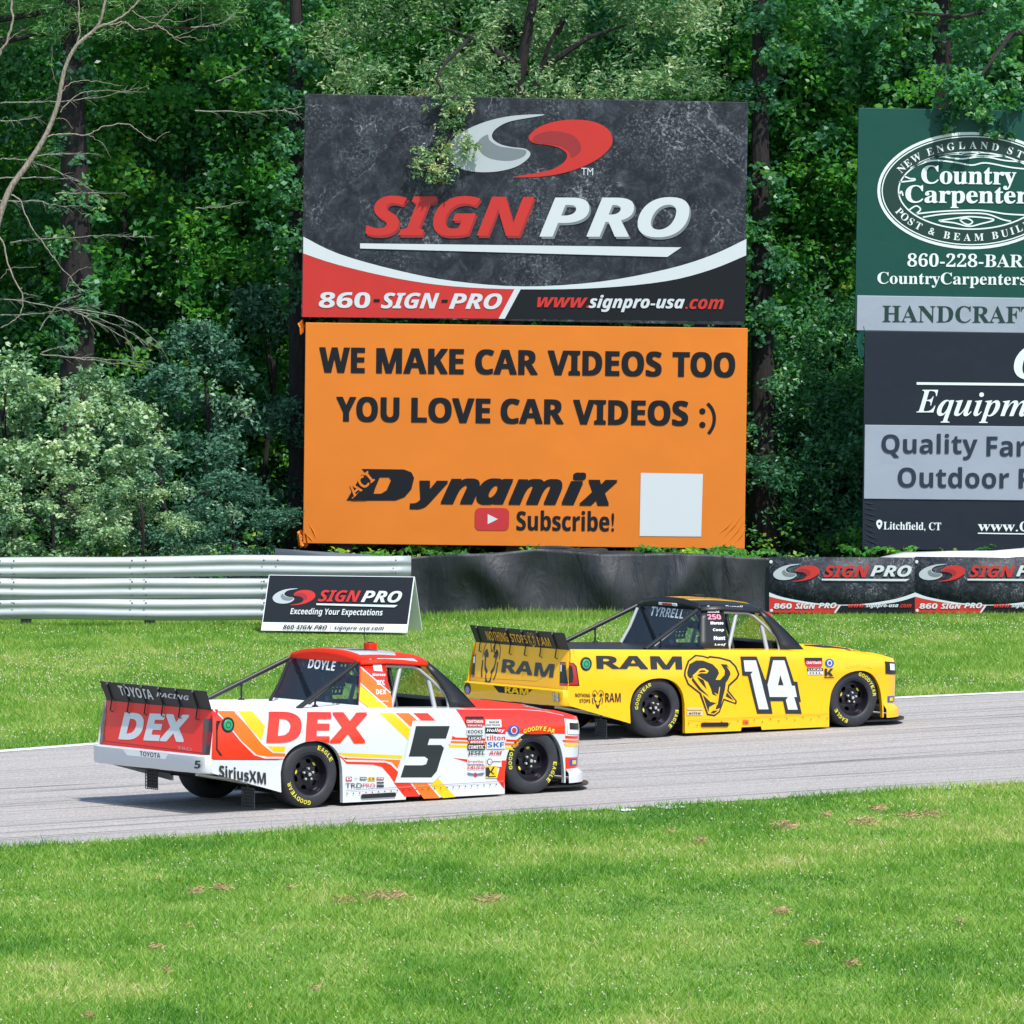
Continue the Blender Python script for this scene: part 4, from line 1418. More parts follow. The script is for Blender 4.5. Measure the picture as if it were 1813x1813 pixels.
    mb.lathe([(.0, -.016), (.052, -.015), (.056, -.012)], GREENC, 24, (fx, yb, fz))
    mb.lathe([(.056, -.012), (.066, -.016), (.078, -.012), (.08, .0)], BLACKP, 24, (fx, yb, fz))
    mb.lathe([(.026, -.0185), (.032, -.0185)], BLACKP, 20, (fx, yb, fz))
    mb.build('fuel_filler', root)
    cfg['paint'](root, dict(side=lambda: Decal(m_side, inv_side, .11, .03, .002), tail=lambda: Decal(m_tail, inv_tail, .02, .08), bump=lambda: Decal(m_bump, inv_bump),
                            cab=lambda: Decal(m_cab, inv_cab), rw=lambda: Decal(m_rw, inv_rw), sp=lambda: Decal(m_sp, inv_sp, step=.003),
                            hood=lambda: Decal(lambda a, b, l: (a, b, ztop(a, b) + l), None, .08, .08),
                            roof=lambda: Decal(lambda t, q, l: (roof(t, q)[0], roof(t, q)[1], roof(t, q)[2] + l + .008), None, .1, .1)),
                 nose_off, roof_o)
    return root

PX = lambda k, ox, oy, pts: [(ox + x / k, oy + y / k) for x, y in pts]

# ---- liveries
RRED = paint('race_red', '#d92a14', 0.22, coat=.5)
RWHITE = paint('race_white', '#c8ccd0', 0.25, coat=.5, bump=.10, bscale=2.6)
RORANGE = paint('race_orange', '#ec6a10', 0.25, coat=.4)
RYELLOW = paint('race_yellow_stripe', '#e3ba06', 0.25, coat=.4)
NUMBLK = paint('number_black', '#20252a', 0.35)
STICKW = paint('sticker_white', '#dcdfe0', 0.4)
STICKR = paint('sticker_red', '#b92330', 0.4)
STICKB = paint('sticker_blue', '#1f4f9a', 0.4)
STICKK = paint('sticker_black', '#1c2026', 0.4)
LETTERG = paint('letter_silver', '#c9ced1', 0.4)

def stick(d, p0, p1, h, bg, t, fg, style='bold', layer=5, sh=0.0, pad=.12):
    """small sponsor sticker: p0/p1 middle-left/right photo px, h metres"""
    if bg: d.rect(p0, p1, h, bg, layer)
    q0 = (p0[0] + (p1[0] - p0[0]) * pad, p0[1] + (p1[1] - p0[1]) * pad); q1 = (p1[0] - (p1[0] - p0[0]) * pad, p1[1] - (p1[1] - p0[1]) * pad)
    if t: d.text(t, q0, q1, h * .62, fg, layer + 1, style, sh)

def wedge_k(d, p0, p1, h, bg, fg, layer=5):
    d.rect(p0, p1, h, bg, layer)
    a0, b0 = d.inv(*p0); a1, b1 = d.inv(*p1); w = a1 - a0; bm = (b0 + b1) / 2
    for x in (.36, .60):
        d.poly([(a0 + w * x, bm), (a0 + w * (x + .26), bm + h * .4), (a0 + w * (x + .42), bm + h * .4), (a0 + w * (x + .16), bm), (a0 + w * (x + .42), bm - h * .22), (a0 + w * (x + .26), bm - h * .22)] if x < .5 else
               [(a0 + w * .15, bm - h * .42), (a0 + w * .85, bm - h * .42), (a0 + w * .85, bm - h * .34), (a0 + w * .15, bm - h * .34)], fg, layer + 1, px=False)

def skirt_details(root, D, slot, pk, xs0=.43, xs1=2.42, z=.135):
    d = D['side']()
    for i in range(26 if pk else 18):
        t = i / (25 if pk else 17)
        d.disc((xs0 + (xs1 - xs0) * t, z - (0 if pk else .025 * (i % 2))), .008, BLACKM, 7, px=False, n=8)
    d.line([(.42, z + .035), (2.44, z + .03)], .005, paint('seam_grey', '#7d7f80' if pk else '#9a7a08', .6) if pk else paint('seam_ochre', '#b08203', .5), 6, px=False)
    (u0, v0), (u1, v1), h = slot
    d.rect((u0, v0), (u1, v1), h, BLACKM, 7, r=h * .45)
    d.build('skirt_fittings', root)

def paint_red(root, D, nose_off, roof_o):
    d = D['side']()
    W = RWHITE
    d.poly([(375, 1258.5), (379, 1259), (392, 1271), (425, 1312), (450, 1337), (469, 1343), (502, 1343), (502, 1344), (374, 1343.5)], RRED, 1)
    d.poly([(383.5, 1258.5), (415, 1259), (417, 1263), (442, 1290), (464, 1318), (483, 1333), (505, 1334), (505, 1339.5), (472, 1339.5), (454, 1336), (428, 1312), (395, 1271)], RORANGE, 1)
    d.poly([(421, 1259), (446, 1259), (469, 1286), (466, 1300), (463, 1311), (440, 1286)], RYELLOW, 1)
    d.poly([(474, 1321), (506, 1322), (503, 1331), (485, 1331)], RYELLOW, 1)
    # behind the cab, running down the door
    d.poly([(671, 1262.5), (696, 1262.5), (726, 1291), (722, 1310)], RYELLOW, 1)
    d.poly([(700, 1262.5), (724, 1262.5), (739, 1276), (726.5, 1286.5)], RORANGE, 1)
    d.poly([(731, 1262.5), (757, 1262.5), (771, 1276), (746, 1276)], RRED, 1)
    d.poly([(597, 1332.5), (713, 1337.5), (711, 1343), (597, 1338)], RYELLOW, 1)
    d.poly([(598, 1341), (709, 1345.5), (703.5, 1361), (694, 1350), (680, 1346.5), (600, 1344.5)], RORANGE, 1)
    d.poly([(600, 1348), (683, 1350), (692, 1354), (705, 1367), (698, 1386), (714, 1406), (690, 1374), (676, 1358), (660, 1354), (600, 1352)], RRED, 1)
    d.poly([(702, 1386), (726, 1386), (744, 1410), (716, 1410.5), (697, 1386)], RRED, 1)
    d.poly([(729, 1386), (756, 1386), (779, 1413), (750, 1414)], RORANGE, 1)
    d.poly([(760, 1386), (775, 1377), (806, 1411), (784, 1413)], RYELLOW, 1)
    # stripes ahead of the number
    K = lambda pts: PX(6.715, 790, 1240, pts)
    d.poly(K([(60, 415), (110, 440), (875, 470), (860, 495), (55, 465)]), RRED, 1)
    d.poly(K([(50, 480), (860, 513), (850, 540), (40, 505)]), RORANGE, 1)
    d.poly(K([(10, 525), (800, 555), (775, 585), (5, 555)]), RYELLOW, 1)
    d.poly(K([(80, 685), (250, 700), (250, 735)]), RRED, 1)
    d.poly(K([(655, 715), (720, 712), (698, 850), (690, 1055), (600, 940)]), RRED, 1)
    d.poly(K([(1380, 470), (1535, 480), (1535, 500), (1390, 495)]), RRED, 1)
    d.poly(K([(1400, 512), (1535, 520), (1535, 540), (1410, 535)]), RORANGE, 1)
    d.poly(K([(1420, 555), (1535, 560), (1535, 580), (1430, 580)]), RYELLOW, 1)
    # red fender top
    zl = [(x, ze(x) - .004) for x in np.linspace(1.96, 3.298, 16)]
    low = [d.inv(*q) for q in K([(1490, 395), (1300, 395), (1040, 400), (870, 395), (700, 370), (640, 330), (450, 300), (235, 300)])]
    low = [(min(a, 3.298), b) for a, b in low]
    d.poly([(1.86, ze(1.86) - .004)] + zl + [(3.298, low[0][1])] + low, RRED, 1, px=False)
    # rear valance seam
    d.line([(376, 1344.2), (502, 1345)], .006, STICKK, 2)
    d.poly([(383, 1276), (391, 1276), (387, 1284), (385, 1295), (385, 1326), (394, 1338), (389, 1338), (382, 1327), (382, 1283)], BLACKP, 2)
    d.text('DEX', (470, 1287.5), (652, 1288.5), .315, RRED, 3, 'bold', .12, .06)
    # number 5
    five = PX(2.924, 450, 1100, [(835, 542), (1010, 542), (990, 607), (905, 607), (895, 640), (965, 640), (980, 655), (943, 775), (915, 808), (755, 808), (775, 745), (868, 745), (887, 740), (897, 712), (880, 700), (797, 700), (803, 680)])
    halo = PX(2.924, 450, 1100, [(818, 515), (1045, 515), (1012, 634), (1003, 640), (1008, 655), (965, 795), (925, 835), (728, 835), (757, 728), (775, 722), (780, 690)])
    d.poly(halo, RWHITE, 4); d.poly(five, NUMBLK, 5)
    d.build('livery', root)
    d = D['side']()
    d.text('SiriusXM', (387, 1364.5), (470, 1378), .125, NUMBLK, 5, 'bold', 0, .01)
    # stickers, left column
    def C(x0, x1, y): return PX(6.715, 790, 1240, [(x0, y), (x1, y)])
    for x0, x1, y, h, bg, t, fg, st in (
            (225, 440, 205, .026, STICKK, '', STICKW, 'bold'), (225, 440, 250, .048, STICKR, 'CRAFTSMAN', STICKW, 'bold'), (235, 430, 297, .026, STICKR, 'TRUCKS', STICKW, 'bold'),
            (240, 435, 372, .062, RWHITE, 'KOOKS', STICKK, 'bold'), (248, 420, 450, .042, STICKK, 'LUCAS', STICKW, 'bi'), (270, 440, 493, .04, STICKR, 'MOSER', STICKW, 'bi'),
            (248, 455, 553, .06, STICKK, 'COMETIC', STICKW, 'bi'), (240, 465, 630, .075, None, 'JESEL', STICKK, 'bold'), (245, 445, 725, .055, RWHITE, 'brembo', STICKR, 'sans'),
            (235, 460, 795, .062, None, 'CALICO', STICKR, 'bi'),
            (460, 650, 275, .085, LETTERG, '', STICKK, 'bold'), (460, 700, 360, .07, STICKK, 'Holley', STICKW, 'bi'), (460, 705, 445, .085, RWHITE, 'tilton', STICKR, 'bold'),
            (475, 690, 527, .085, RWHITE, 'SKF', STICKB, 'bold'), (490, 665, 622, .062, None, 'AiM', STICKR, 'bi'), (470, 650, 735, .095, RWHITE, '', STICKK, 'bold')):
        p0, p1 = C(x0, x1, y)
        stick(d, p0, p1, h, bg, t, fg, st, 5, pad=.05)
    p0, p1 = C(600, 698, 360); d.rect(p0, p1, .068, STICKR, 6)
    p0, p1 = C(500, 620, 258); d.text('NASCAR', p0, p1, .022, STICKK, 6, 'bi')
    p0, p1 = C(470, 630, 292); d.text('RACE TRUCKS', p0, p1, .018, STICKK, 6, 'bold')
    p0, p1 = C(510, 511, 730); d.disc(p0, .035, STICKK, 6); d.disc(p0, .027, RWHITE, 7)
    d.line(PX(6.715, 790, 1240, [(510, 735), (570, 725), (640, 728)]), .008, STICKR, 7)
    wedge_k(d, *C(465, 600, 850), .125, RYELLOW, STICKK)
    d.poly(PX(6.715, 790, 1240, [(465, 795), (500, 795), (520, 850), (500, 900), (465, 905)]), STICKK, 6)
    # winged badge
    d.poly(PX(6.715, 790, 1240, [(240, 855), (320, 870), (340, 855), (360, 870), (450, 855), (430, 885), (370, 890), (345, 908), (320, 890), (260, 885)]), paint('badge_slate', '#5a6480', .4), 5)
    d.disc(C(343, 344, 882)[0], .018, STICKR, 6)
    # oval badge and yellow arc word on the fender
    q = PX(6.715, 790, 1240, [(800, 355)])[0]
    d.disc(q, .075, STICKB, 5, ry=.055); d.disc(q, .04, RWHITE, 6); d.disc(q, .03, STICKR, 7)
    for i, ch in enumerate('GOODYEAR'):
        x0 = 912 + i * 47; yv = 372 - 42 * sin(pi * (i + .5) / 8)
        p0, p1 = C(x0, x0 + 42, yv)
        d.text(ch, p0, p1, .045, LETTER_Y, 5, 'bi')
    # small parts list on the skirt
    K5 = lambda pts: PX(5.666, 580, 1350, pts)
    for x0, x1, y, h, bg, t, fg in ((180, 240, 162, .04, STICKR, 'D', STICKW), (258, 300, 160, .03, None, '//', STICKK), (320, 385, 160, .028, STICKK, 'NGK', STICKW), (400, 470, 162, .035, RYELLOW, 'CS', STICKK),
                                    (488, 560, 160, .026, STICKR, 'arp', STICKW), (488, 560, 202, .014, STICKK, '', STICKW), (488, 560, 235, .02, STICKK, '', STICKW)):
        p0, p1 = K5([(x0, y), (x1, y)]); stick(d, p0, p1, h, bg, t, fg, 'bold', 5, pad=.1)
    p0, p1 = K5([(175, 230), (340, 230)]); d.text('TRD', p0, p1, .05, STICKK, 5, 'sans')
    p0, p1 = K5([(350, 229), (472, 229)]); d.text('PRO', p0, p1, .04, STICKR, 5, 'sans')
    d.build('lettering', root)
    skirt_details(root, D, ((638, 1410), (700, 1406.5), .045), True)
    # tail
    d = D['tail']()
    d.text('DEX', (213, 1285), (333, 1290), .275, LETTERG, 2, 'bold', .12, .06)
    d.text('TRD', (314, 1324), (340, 1327), .028, paint('badge_rose', '#c98a8e', .4), 2, 'sans')
    for pts in ([(170, 1250), (186, 1252), (184, 1314), (168, 1312)], [(361, 1272), (377, 1273), (374, 1337), (358, 1335)]):
        d.poly(pts, DARKRED, 1)
        (x0, y0), (x1, y1), (x2, y2), (x3, y3) = pts
        m = lambda a, b, t: (a[0] + (b[0] - a[0]) * t, a[1] + (b[1] - a[1]) * t)
        d.poly([m(pts[0], pts[3], .36), m(pts[1], pts[2], .36), m(pts[1], pts[2], .72), m(pts[0], pts[3], .72)], paint('lamp_mid_red', '#7a1418', .2), 2)
    d.line([(186, 1251), (187, 1262), (184, 1300), (186, 1312), (358, 1333)], .006, paint('gate_seam', '#7d1714', .5), 1)
    d.build('tail_lettering', root)
    d = D['bump']()
    d.poly([(217, 1325), (299, 1333), (293, 1344), (225, 1337)], paint('plate_white', '#eceeef', .3), 1)
    d.text('TOYOTA', (248, 1334), (284, 1338), .05, NUMBLK, 2, 'bold')
    d.text('5', (344, 1353.5), (355, 1354), .082, NUMBLK, 2, 'bi', .1, .03)
    d.build('bumper_lettering', root)
    d = D['sp']()
    d.text('TOYOTA', (212, 1222), (271, 1230), .105, LETTERG, 3, 'bold')
    d.text('RACING', (277, 1229), (337, 1236), .05, LETTERG, 3, 'bi', .2)
    d.build('spoiler_lettering', root)
    d = D['rw']()
    d.text('DOYLE', (547, 1174.5), (594, 1179.5), .098, STICKW, 3, 'bold', 0, .01)
    d.build('window_lettering', root)
    d = D['cab']()
    C1 = lambda pts: PX(7.883, 630, 1140, pts)
    d.poly(C1([(66, 345), (485, 695), (505, 790), (512, 935), (490, 935), (64, 555)]), RORANGE, 1)
    d.poly(C1([(62, 575), (480, 935), (500, 955), (270, 950), (45, 790)]), RYELLOW, 1)
    d.poly(C1([(45, 800), (255, 955), (20, 965), (40, 850)]), RWHITE, 1)
    d.line(C1([(66, 325), (485, 685)]), .014, RWHITE, 2)
    d.line(C1([(64, 555), (490, 935)]), .014, RWHITE, 2)
    d.poly(C1([(285, 200), (800, 205), (915, 280), (400, 262)]), RWHITE, 2)
    d.poly(C1([(225, 255), (350, 262), (370, 385), (250, 375)]), RWHITE, 3)
    d.disc(C1([(203, 238)])[0], .022, RWHITE, 3)
    for x0, x1, y, h in ((228, 410, 430, .028), (290, 400, 540, .05), (275, 425, 670, .05), (280, 450, 800, .018), (275, 440, 912, .035)):
        p0, p1 = C1([(x0, y), (x1, y)])
        d.text({430: 'Moroso', 540: 'arc', 670: 'DEX', 800: 'imaging', 912: 'Garage'}[y], p0, p1, h, STICKW if y < 760 else (RWHITE if y < 850 else STICKK), 3, 'bi')
    d.text('DEX IMAGING', C1([(420, 235)])[0], C1([(800, 235)])[0], .015, LETTERG, 4, 'sans')
    d.build('cab_livery', root)
    d = D['roof']()
    d.lay([(.12, -.80), (.62, -.80), (.74, -.45), (.74, .45), (.62, .75), (.12, .75)], [(0, 1, 2, 3, 4, 5)], RWHITE, 1)
    d.text('5', (.20, .0), (.62, .0), .9, NUMBLK, 3, 'bi', px=False)
    d.build('roof_livery', root)
    d = D['hood']()
    for i, (x0, x1) in enumerate(((3.00, 3.07), (3.10, 3.19), (3.23, 3.29))):
        d.lay([(x0, -.72), (x1, -.72), (x1 - .05, -.2), (x0 - .05, -.2)], [(0, 1, 2, 3)], RWHITE, 2)
    d.lay([(2.94, -.74), (3.08, -.74), (3.07, -.68), (2.94, -.68)], [(0, 1, 2, 3)], RWHITE, 2.2)
    d.lay([(2.85, -.15), (3.2, -.15), (3.2, .5), (2.85, .5)], [(0, 1, 2, 3)], RWHITE, 2)
    d.build('hood_livery', root)
    # nose bands
    nb = MB()
    def band(w0, w1, m, l, a0=-pi / 2, a1=pi / 2):
        nb.grid(lambda a, w: tuple(nose_off(a, w, l)), np.linspace(a0, a1, 31), np.linspace(w0, w1, 4), m)
    band(.30, .34, RRED, .003); band(.36, .40, RORANGE, .003); band(.42, .46, RYELLOW, .003); band(.62, .825, RRED, .003)
    band(.0, .045, RRED, .003)
    nb.grid(lambda a, w: tuple(nose_off(a, w, .006)), np.linspace(-1.45, -1.15, 6), (.64, .70, .745), STICKB)
    nb.grid(lambda a, w: tuple(nose_off(a, w, .008)), np.linspace(-1.38, -1.22, 5), (.665, .70, .725), RYELLOW)
    nb.build('nose_livery', root, angle=60)

def ram_head(d, c, w, mat, layer, px=True, asp=1.45, up=None):
    """frontal ram head emblem; c = centre (surface coords), w = width"""
    S = w / 212.0
    T = lambda pts: [(c[0] + (x - 296) * S, c[1] - (y - 550) * S * asp / 1.49) for x, y in pts]
    d.line(T(catmull([(192, 500), (205, 430), (238, 393), (272, 408), (297, 462), (326, 408), (362, 400), (398, 435), (402, 505)], 5)), w * .04, mat, layer, px=False)
    d.line(T(catmull([(200, 520), (203, 590), (216, 632)], 4)), w * .075, mat, layer, px=False)
    d.line(T(catmull([(388, 525), (384, 600), (362, 642)], 4)), w * .06, mat, layer, px=False)
    for sx in (1, -1):
        F = lambda pts: T([(296 + sx * (x - 296), y) for x, y in pts])
        d.poly(F(catmull([(206, 478), (232, 444), (262, 478), (262, 500), (240, 500), (246, 555), (276, 585), (268, 604), (235, 575), (222, 505)], 3, True)), mat, layer, px=False)
    d.poly(T([(254, 580), (276, 640), (296, 655), (316, 640), (338, 580), (332, 650), (312, 708), (281, 708), (260, 650)]), mat, layer, px=False)

YEL = paint('race_yellow', '#efb400', 0.25, coat=.4, bump=.10, bscale=2.6)
def paint_yellow(root, D, nose_off, roof_o):
    d = D['side']()
    d.text('RAM', (1055.6, 1172.5), (1207, 1173.5), .150, NUMBLK, 3, 'bold', 0, .05)
    K = lambda pts: PX(7.554, 1200, 1130, pts)
    d.poly(K([(85, 430), (130, 300), (230, 220), (330, 230), (400, 250), (420, 235), (550, 250), (700, 290), (780, 370), (825, 480), (800, 540), (690, 640), (680, 700), (790, 840), (780, 885), (620, 830), (560, 990), (490, 1045), (390, 1030), (285, 740), (130, 620), (80, 500)]), NUMBLK, 2)
    d.poly(K([(105, 440), (150, 310), (240, 243), (330, 253), (400, 276), (425, 262), (550, 276), (685, 314), (757, 384), (798, 480), (775, 527), (668, 625), (655, 710), (765, 840), (760, 862), (608, 803), (543, 978), (483, 1020), (403, 1008), (310, 733), (145, 603), (102, 500)]), YEL, 3)
    d.poly(K([(120, 450), (150, 345), (240, 300), (330, 300), (460, 350), (540, 430), (545, 480), (500, 555), (560, 560), (620, 490), (625, 430), (570, 345), (650, 350), (710, 450), (690, 520), (640, 590), (625, 690), (565, 930), (500, 955), (540, 800), (545, 760), (450, 700), (400, 590), (250, 490), (205, 512), (160, 540), (125, 500)]), NUMBLK, 4)
    d.poly(K([(190, 500), (240, 455), (285, 408), (350, 400), (410, 437), (380, 470), (300, 466), (250, 490), (208, 528)]), YEL, 5)
    d.poly(K([(262, 458), (300, 428), (345, 425), (372, 440), (350, 452), (300, 455)]), NUMBLK, 6)
    for pts in ([(330, 755), (430, 850), (510, 865), (415, 918), (405, 985)], [(250, 515), (340, 560), (380, 680), (300, 590)], [(440, 680), (520, 770), (460, 750)], [(650, 722), (745, 832), (635, 775)], [(430, 998), (470, 967), (530, 965), (480, 1003)],
                [(190, 520), (300, 665), (420, 785), (280, 690), (180, 560)]):
        d.poly(K(pts), NUMBLK, 5)
    d.poly(K([(550, 650), (560, 655), (540, 800), (525, 900), (515, 870)]), YEL, 5)
    d.poly(K([(640, 370), (720, 440), (725, 480), (665, 575), (655, 575), (700, 480), (690, 440)]), YEL, 5)
    d.poly(K([(185, 310), (245, 262), (330, 272), (520, 330), (600, 420), (615, 450), (560, 555), (500, 555), (545, 470), (530, 420), (460, 345), (330, 298), (240, 292)]), YEL, 5)
    # number 14
    d.poly(K([(833, 243), (1050, 243), (1165, 555), (1175, 555), (1235, 243), (1440, 243), (1550, 580), (1595, 580), (1645, 850), (1620, 850), (1655, 1010), (1440, 1010), (1405, 840), (1235, 840), (1265, 1010), (1060, 1010), (935, 505), (862, 500)]), NUMBLK, 3)
    d.poly(K([(875, 295), (1040, 295), (1210, 950), (1080, 950), (970, 480), (1000, 445), (893, 445)]), RWHITE, 4)
    d.poly(K([(1270, 295), (1420, 295), (1520, 635), (1560, 635), (1590, 785), (1550, 785), (1600, 955), (1470, 955), (1440, 825), (1470, 785), (1225, 785), (1195, 620)]), RWHITE, 4, holes=(K([(1365, 490), (1410, 630), (1335, 630)]),))
    d.build('livery', root)
    d = D['side']()
    K6 = lambda pts: PX(6.252, 820, 1090, pts)
    p = K6([(1238, 880), (1402, 884), (1285, 943), (1405, 945), (1570, 906), (1742, 908), (1487, 925)])
    d.text('NOTHING', p[0], p[1], .044, NUMBLK, 3, 'bold')
    d.text('STOPS', p[2], p[3], .044, NUMBLK, 3, 'bold')
    d.text('RAM', p[4], p[5], .105, NUMBLK, 3, 'bold')
    ram_head(d, d.inv(*p[6]), .165, NUMBLK, 3, asp=1.25)
    K4 = lambda pts: PX(3.941, 1180, 1040, pts)
    for x0, x1, y, h, bg, t, fg in ((962, 1085, 505, .05, STICKK, '', STICKW), (965, 1085, 525, .05, STICKR, 'CRAFTSMAN', STICKW), (975, 1080, 545, .03, STICKR, '', STICKW),
                                    (980, 1090, 573, .035, STICKK, 'LUCAS', STICKW), (985, 1090, 597, .035, STICKW, 'OIL', STICKK), (1098, 1165, 596, .085, None, '', STICKK)):
        p0, p1 = K4([(x0, y), (x1, y)]); stick(d, p0, p1, h, bg, t, fg, 'bold', 4, pad=.08)
    q = K4([(1135, 527)])[0]
    d.disc(q, .065, STICKB, 4, ry=.05); d.disc(q, .035, RWHITE, 5); d.disc(q, .022, STICKB, 6)
    d.poly(K4([(1100, 565), (1118, 565), (1118, 595), (1142, 565), (1162, 565), (1138, 590), (1162, 618), (1140, 618), (1118, 600), (1118, 618), (1100, 618)]), STICKK, 5)
    p0, p1 = K4([(1098, 628), (1165, 628)]); d.rect(p0, p1, .012, STICKK, 5)
    p0, p1 = K4([(140, 845), (250, 845)]); d.rect(p0, p1, .03, paint('sticker_tan', '#c9b28a', .4), 4)
    p0, p1 = K4([(140, 877), (248, 877)]); stick(d, p0, p1, .05, paint('sticker_sand', '#c2b79c', .4), 'elite', STICKK, 'bi', 4)
    for i, ch in enumerate('GOODYEAR'):
        x0 = 1255 + i * 23; yv = 555 - 12 * sin(pi * (i + .5) / 8)
        p0, p1 = K4([(x0, yv), (x0 + 19, yv)])
        d.text(ch, p0, p1, .035, paint('pale_gold', '#dfc23e', .4), 4, 'bi')
    q0, q1 = K4([(530, 940), (570, 940)]); stick(d, q0, q1, .05, paint('sticker_orange', '#d4541c', .4), '', STICKK)
    d.build('lettering', root)
    skirt_details(root, D, ((1240, 1283), (1289, 1282.5), .05), False, z=.155)
    d = D['tail']()
    ram_head(d, d.inv(867.5, 1178), .35, NUMBLK, 2, asp=1.60)
    d.text('RAM', (889, 1178.5), (981, 1188), .155, NUMBLK, 2, 'bold', 0, .05)
    d.poly([(830, 1155.5), (841.5, 1157), (840, 1199), (828, 1198)], BLACKP, 1)
    d.poly([(830, 1155.5), (841.5, 1157), (841.3, 1160.5), (829.8, 1159)], REDLAMP, 2); d.poly([(828.3, 1194), (840.2, 1195.3), (840, 1199), (828, 1198)], REDLAMP, 2)
    d.poly([(837.5, 1162), (840.5, 1162.3), (840, 1174), (837, 1173.6)], CLEARL, 2)
    d.line([(842, 1200), (950, 1206), (966, 1196), (974, 1190)], .005, paint('seam_ochre', '#b08203', .5), 1)
    d.build('tail_lettering', root)
    # near lamp wraps from tail to side
    d = D['tail']()
    d.poly([(992, 1172), (1000, 1172.2), (1003, 1173), (1004, 1214.5), (991, 1213.5)], BLACKP, 1)
    d.poly([(992.5, 1173), (1003, 1174), (1003, 1178), (992.5, 1176.5)], REDLAMP, 2); d.poly([(991.5, 1209.5), (1003.5, 1210.5), (1003.8, 1214), (991.2, 1213)], REDLAMP, 2)
    d.poly([(993, 1177), (995.5, 1177.2), (995, 1189), (992.8, 1188.6)], CLEARL, 2)
    d.build('tail_light', root)
    d = D['side']()
    d.poly([(1007, 1172.5), (1016, 1174), (1021, 1180), (1026, 1214.5), (1006.5, 1214.8)], BLACKP, 1)
    d.poly([(1007, 1173.5), (1014, 1174.5), (1019, 1181), (1023.5, 1212), (1006.8, 1213.5), (1006.8, 1209.5), (1013, 1208.5), (1015, 1200), (1013, 1182), (1011, 1178.5), (1007, 1178)], REDLAMP, 2)
    d.build('tail_light', root)
    d = D['bump']()
    d.poly([(873, 1213.5), (943, 1221), (930, 1231), (883, 1226)], BLACKM, 1)
    d.text('RAM', (894, 1220), (936, 1225), .082, YEL, 2, 'bold', 0, .05)
    d.text('14', (977.5, 1233.5), (990.5, 1235.5), .105, NUMBLK, 2, 'bold', 0, .06); d.text('14', (978.3, 1233.6), (989.7, 1235.4), .098, RWHITE, 3, 'bold', 0, .01)
    d.disc((828, 1219), .07, STICKK, 2); d.disc((828, 1222), .045, paint('sticker_mauve', '#8c7aa8', .4), 3)
    d.build('bumper_lettering', root)
    d = D['sp']()
    YT = paint('gold_text', '#c99a17', .4)
    d.text('NOTHING', (862, 1125), (900, 1128.5), .11, YT, 3, 'bold', -.1)
    d.text('STOPS', (905, 1129), (934, 1132), .10, YT, 3, 'bold', -.1)
    ram_head(d, d.inv(943, 1134), .14, YT, 3, asp=1.3)
    d.text('RAM', (953, 1135), (975, 1137), .10, YT, 3, 'bold')
    d.build('spoiler_lettering', root)
    d = D['rw']()
    d.text('TYRRELL', (1153, 1081.5), (1211, 1087.5), .105, LETTERG, 3, 'bold', .1)
    d.build('window_lettering', root)
    d = D['cab']()
    C2 = lambda pts: PX(5.332, 1080, 1045, pts)
    for x0, x1, y, h, t, m in ((918, 1030, 203, .024, 'NASCAR', STICKW), (918, 1045, 252, .06, '250', paint('pink_print', '#e58aa0', .4)), (945, 1068, 310, .035, 'Moroso', STICKW), (970, 1075, 378, .04, 'Coop', STICKW), (975, 1088, 452, .045, 'Hunt', STICKW), (985, 1095, 515, .03, 'Leaf', LETTERG)):
        p0, p1 = C2([(x0, y), (x1, y)]); d.text(t, p0, p1, h, m, 3, 'bi', 0, .03)
    d.disc(C2([(930, 165)])[0], .025, RWHITE, 3)
    p0, p1 = C2([(1090, 158), (1255, 162)]); d.text('Tyrrell', p0, p1, .04, RWHITE, 3, 'bi', .1)
    d.build('cab_livery', root)
    d = D['roof']()
    for q0, q1 in ((-.62, -.40), (-.30, .30), (.40, .62)):
        d.lay([(.05, q0), (.95, q0), (.95, q1), (.05, q1)], [(0, 1, 2, 3)], YEL, 1)
    d.build('roof_livery', root)
    d = D['hood']()
    d.lay([(2.45, -.5), (3.0, -.62), (3.0, -.72), (2.6, -.72), (2.4, -.6)], [(0, 1, 2, 3, 4)], BLACKP, 1)
    d.lay([(2.45, .5), (3.0, .62), (3.0, .72), (2.6, .72), (2.4, .6)], [(0, 1, 2, 3, 4)], BLACKP, 1)
    d.lay([(2.42, -.3), (3.2, -.3), (3.2, .3), (2.42, .3)], [(0, 1, 2, 3)], BLACKP, 1)
    d.text('RAM', (2.86, -.80), (3.20, -.78), .08, BLACKP, 2, 'bold', 0, .05, px=False)
    d.build('hood_livery', root)
    nb = MB()
    nb.grid(lambda a, w: tuple(nose_off(a, w, .006)), np.linspace(-1.45, -1.15, 6), (.64, .70, .745), STICKB)
    nb.grid(lambda a, w: tuple(nose_off(a, w, .008)), np.linspace(-1.38, -1.22, 5), (.665, .70, .725), RYELLOW)
    nb.build('nose_livery', root, angle=60)

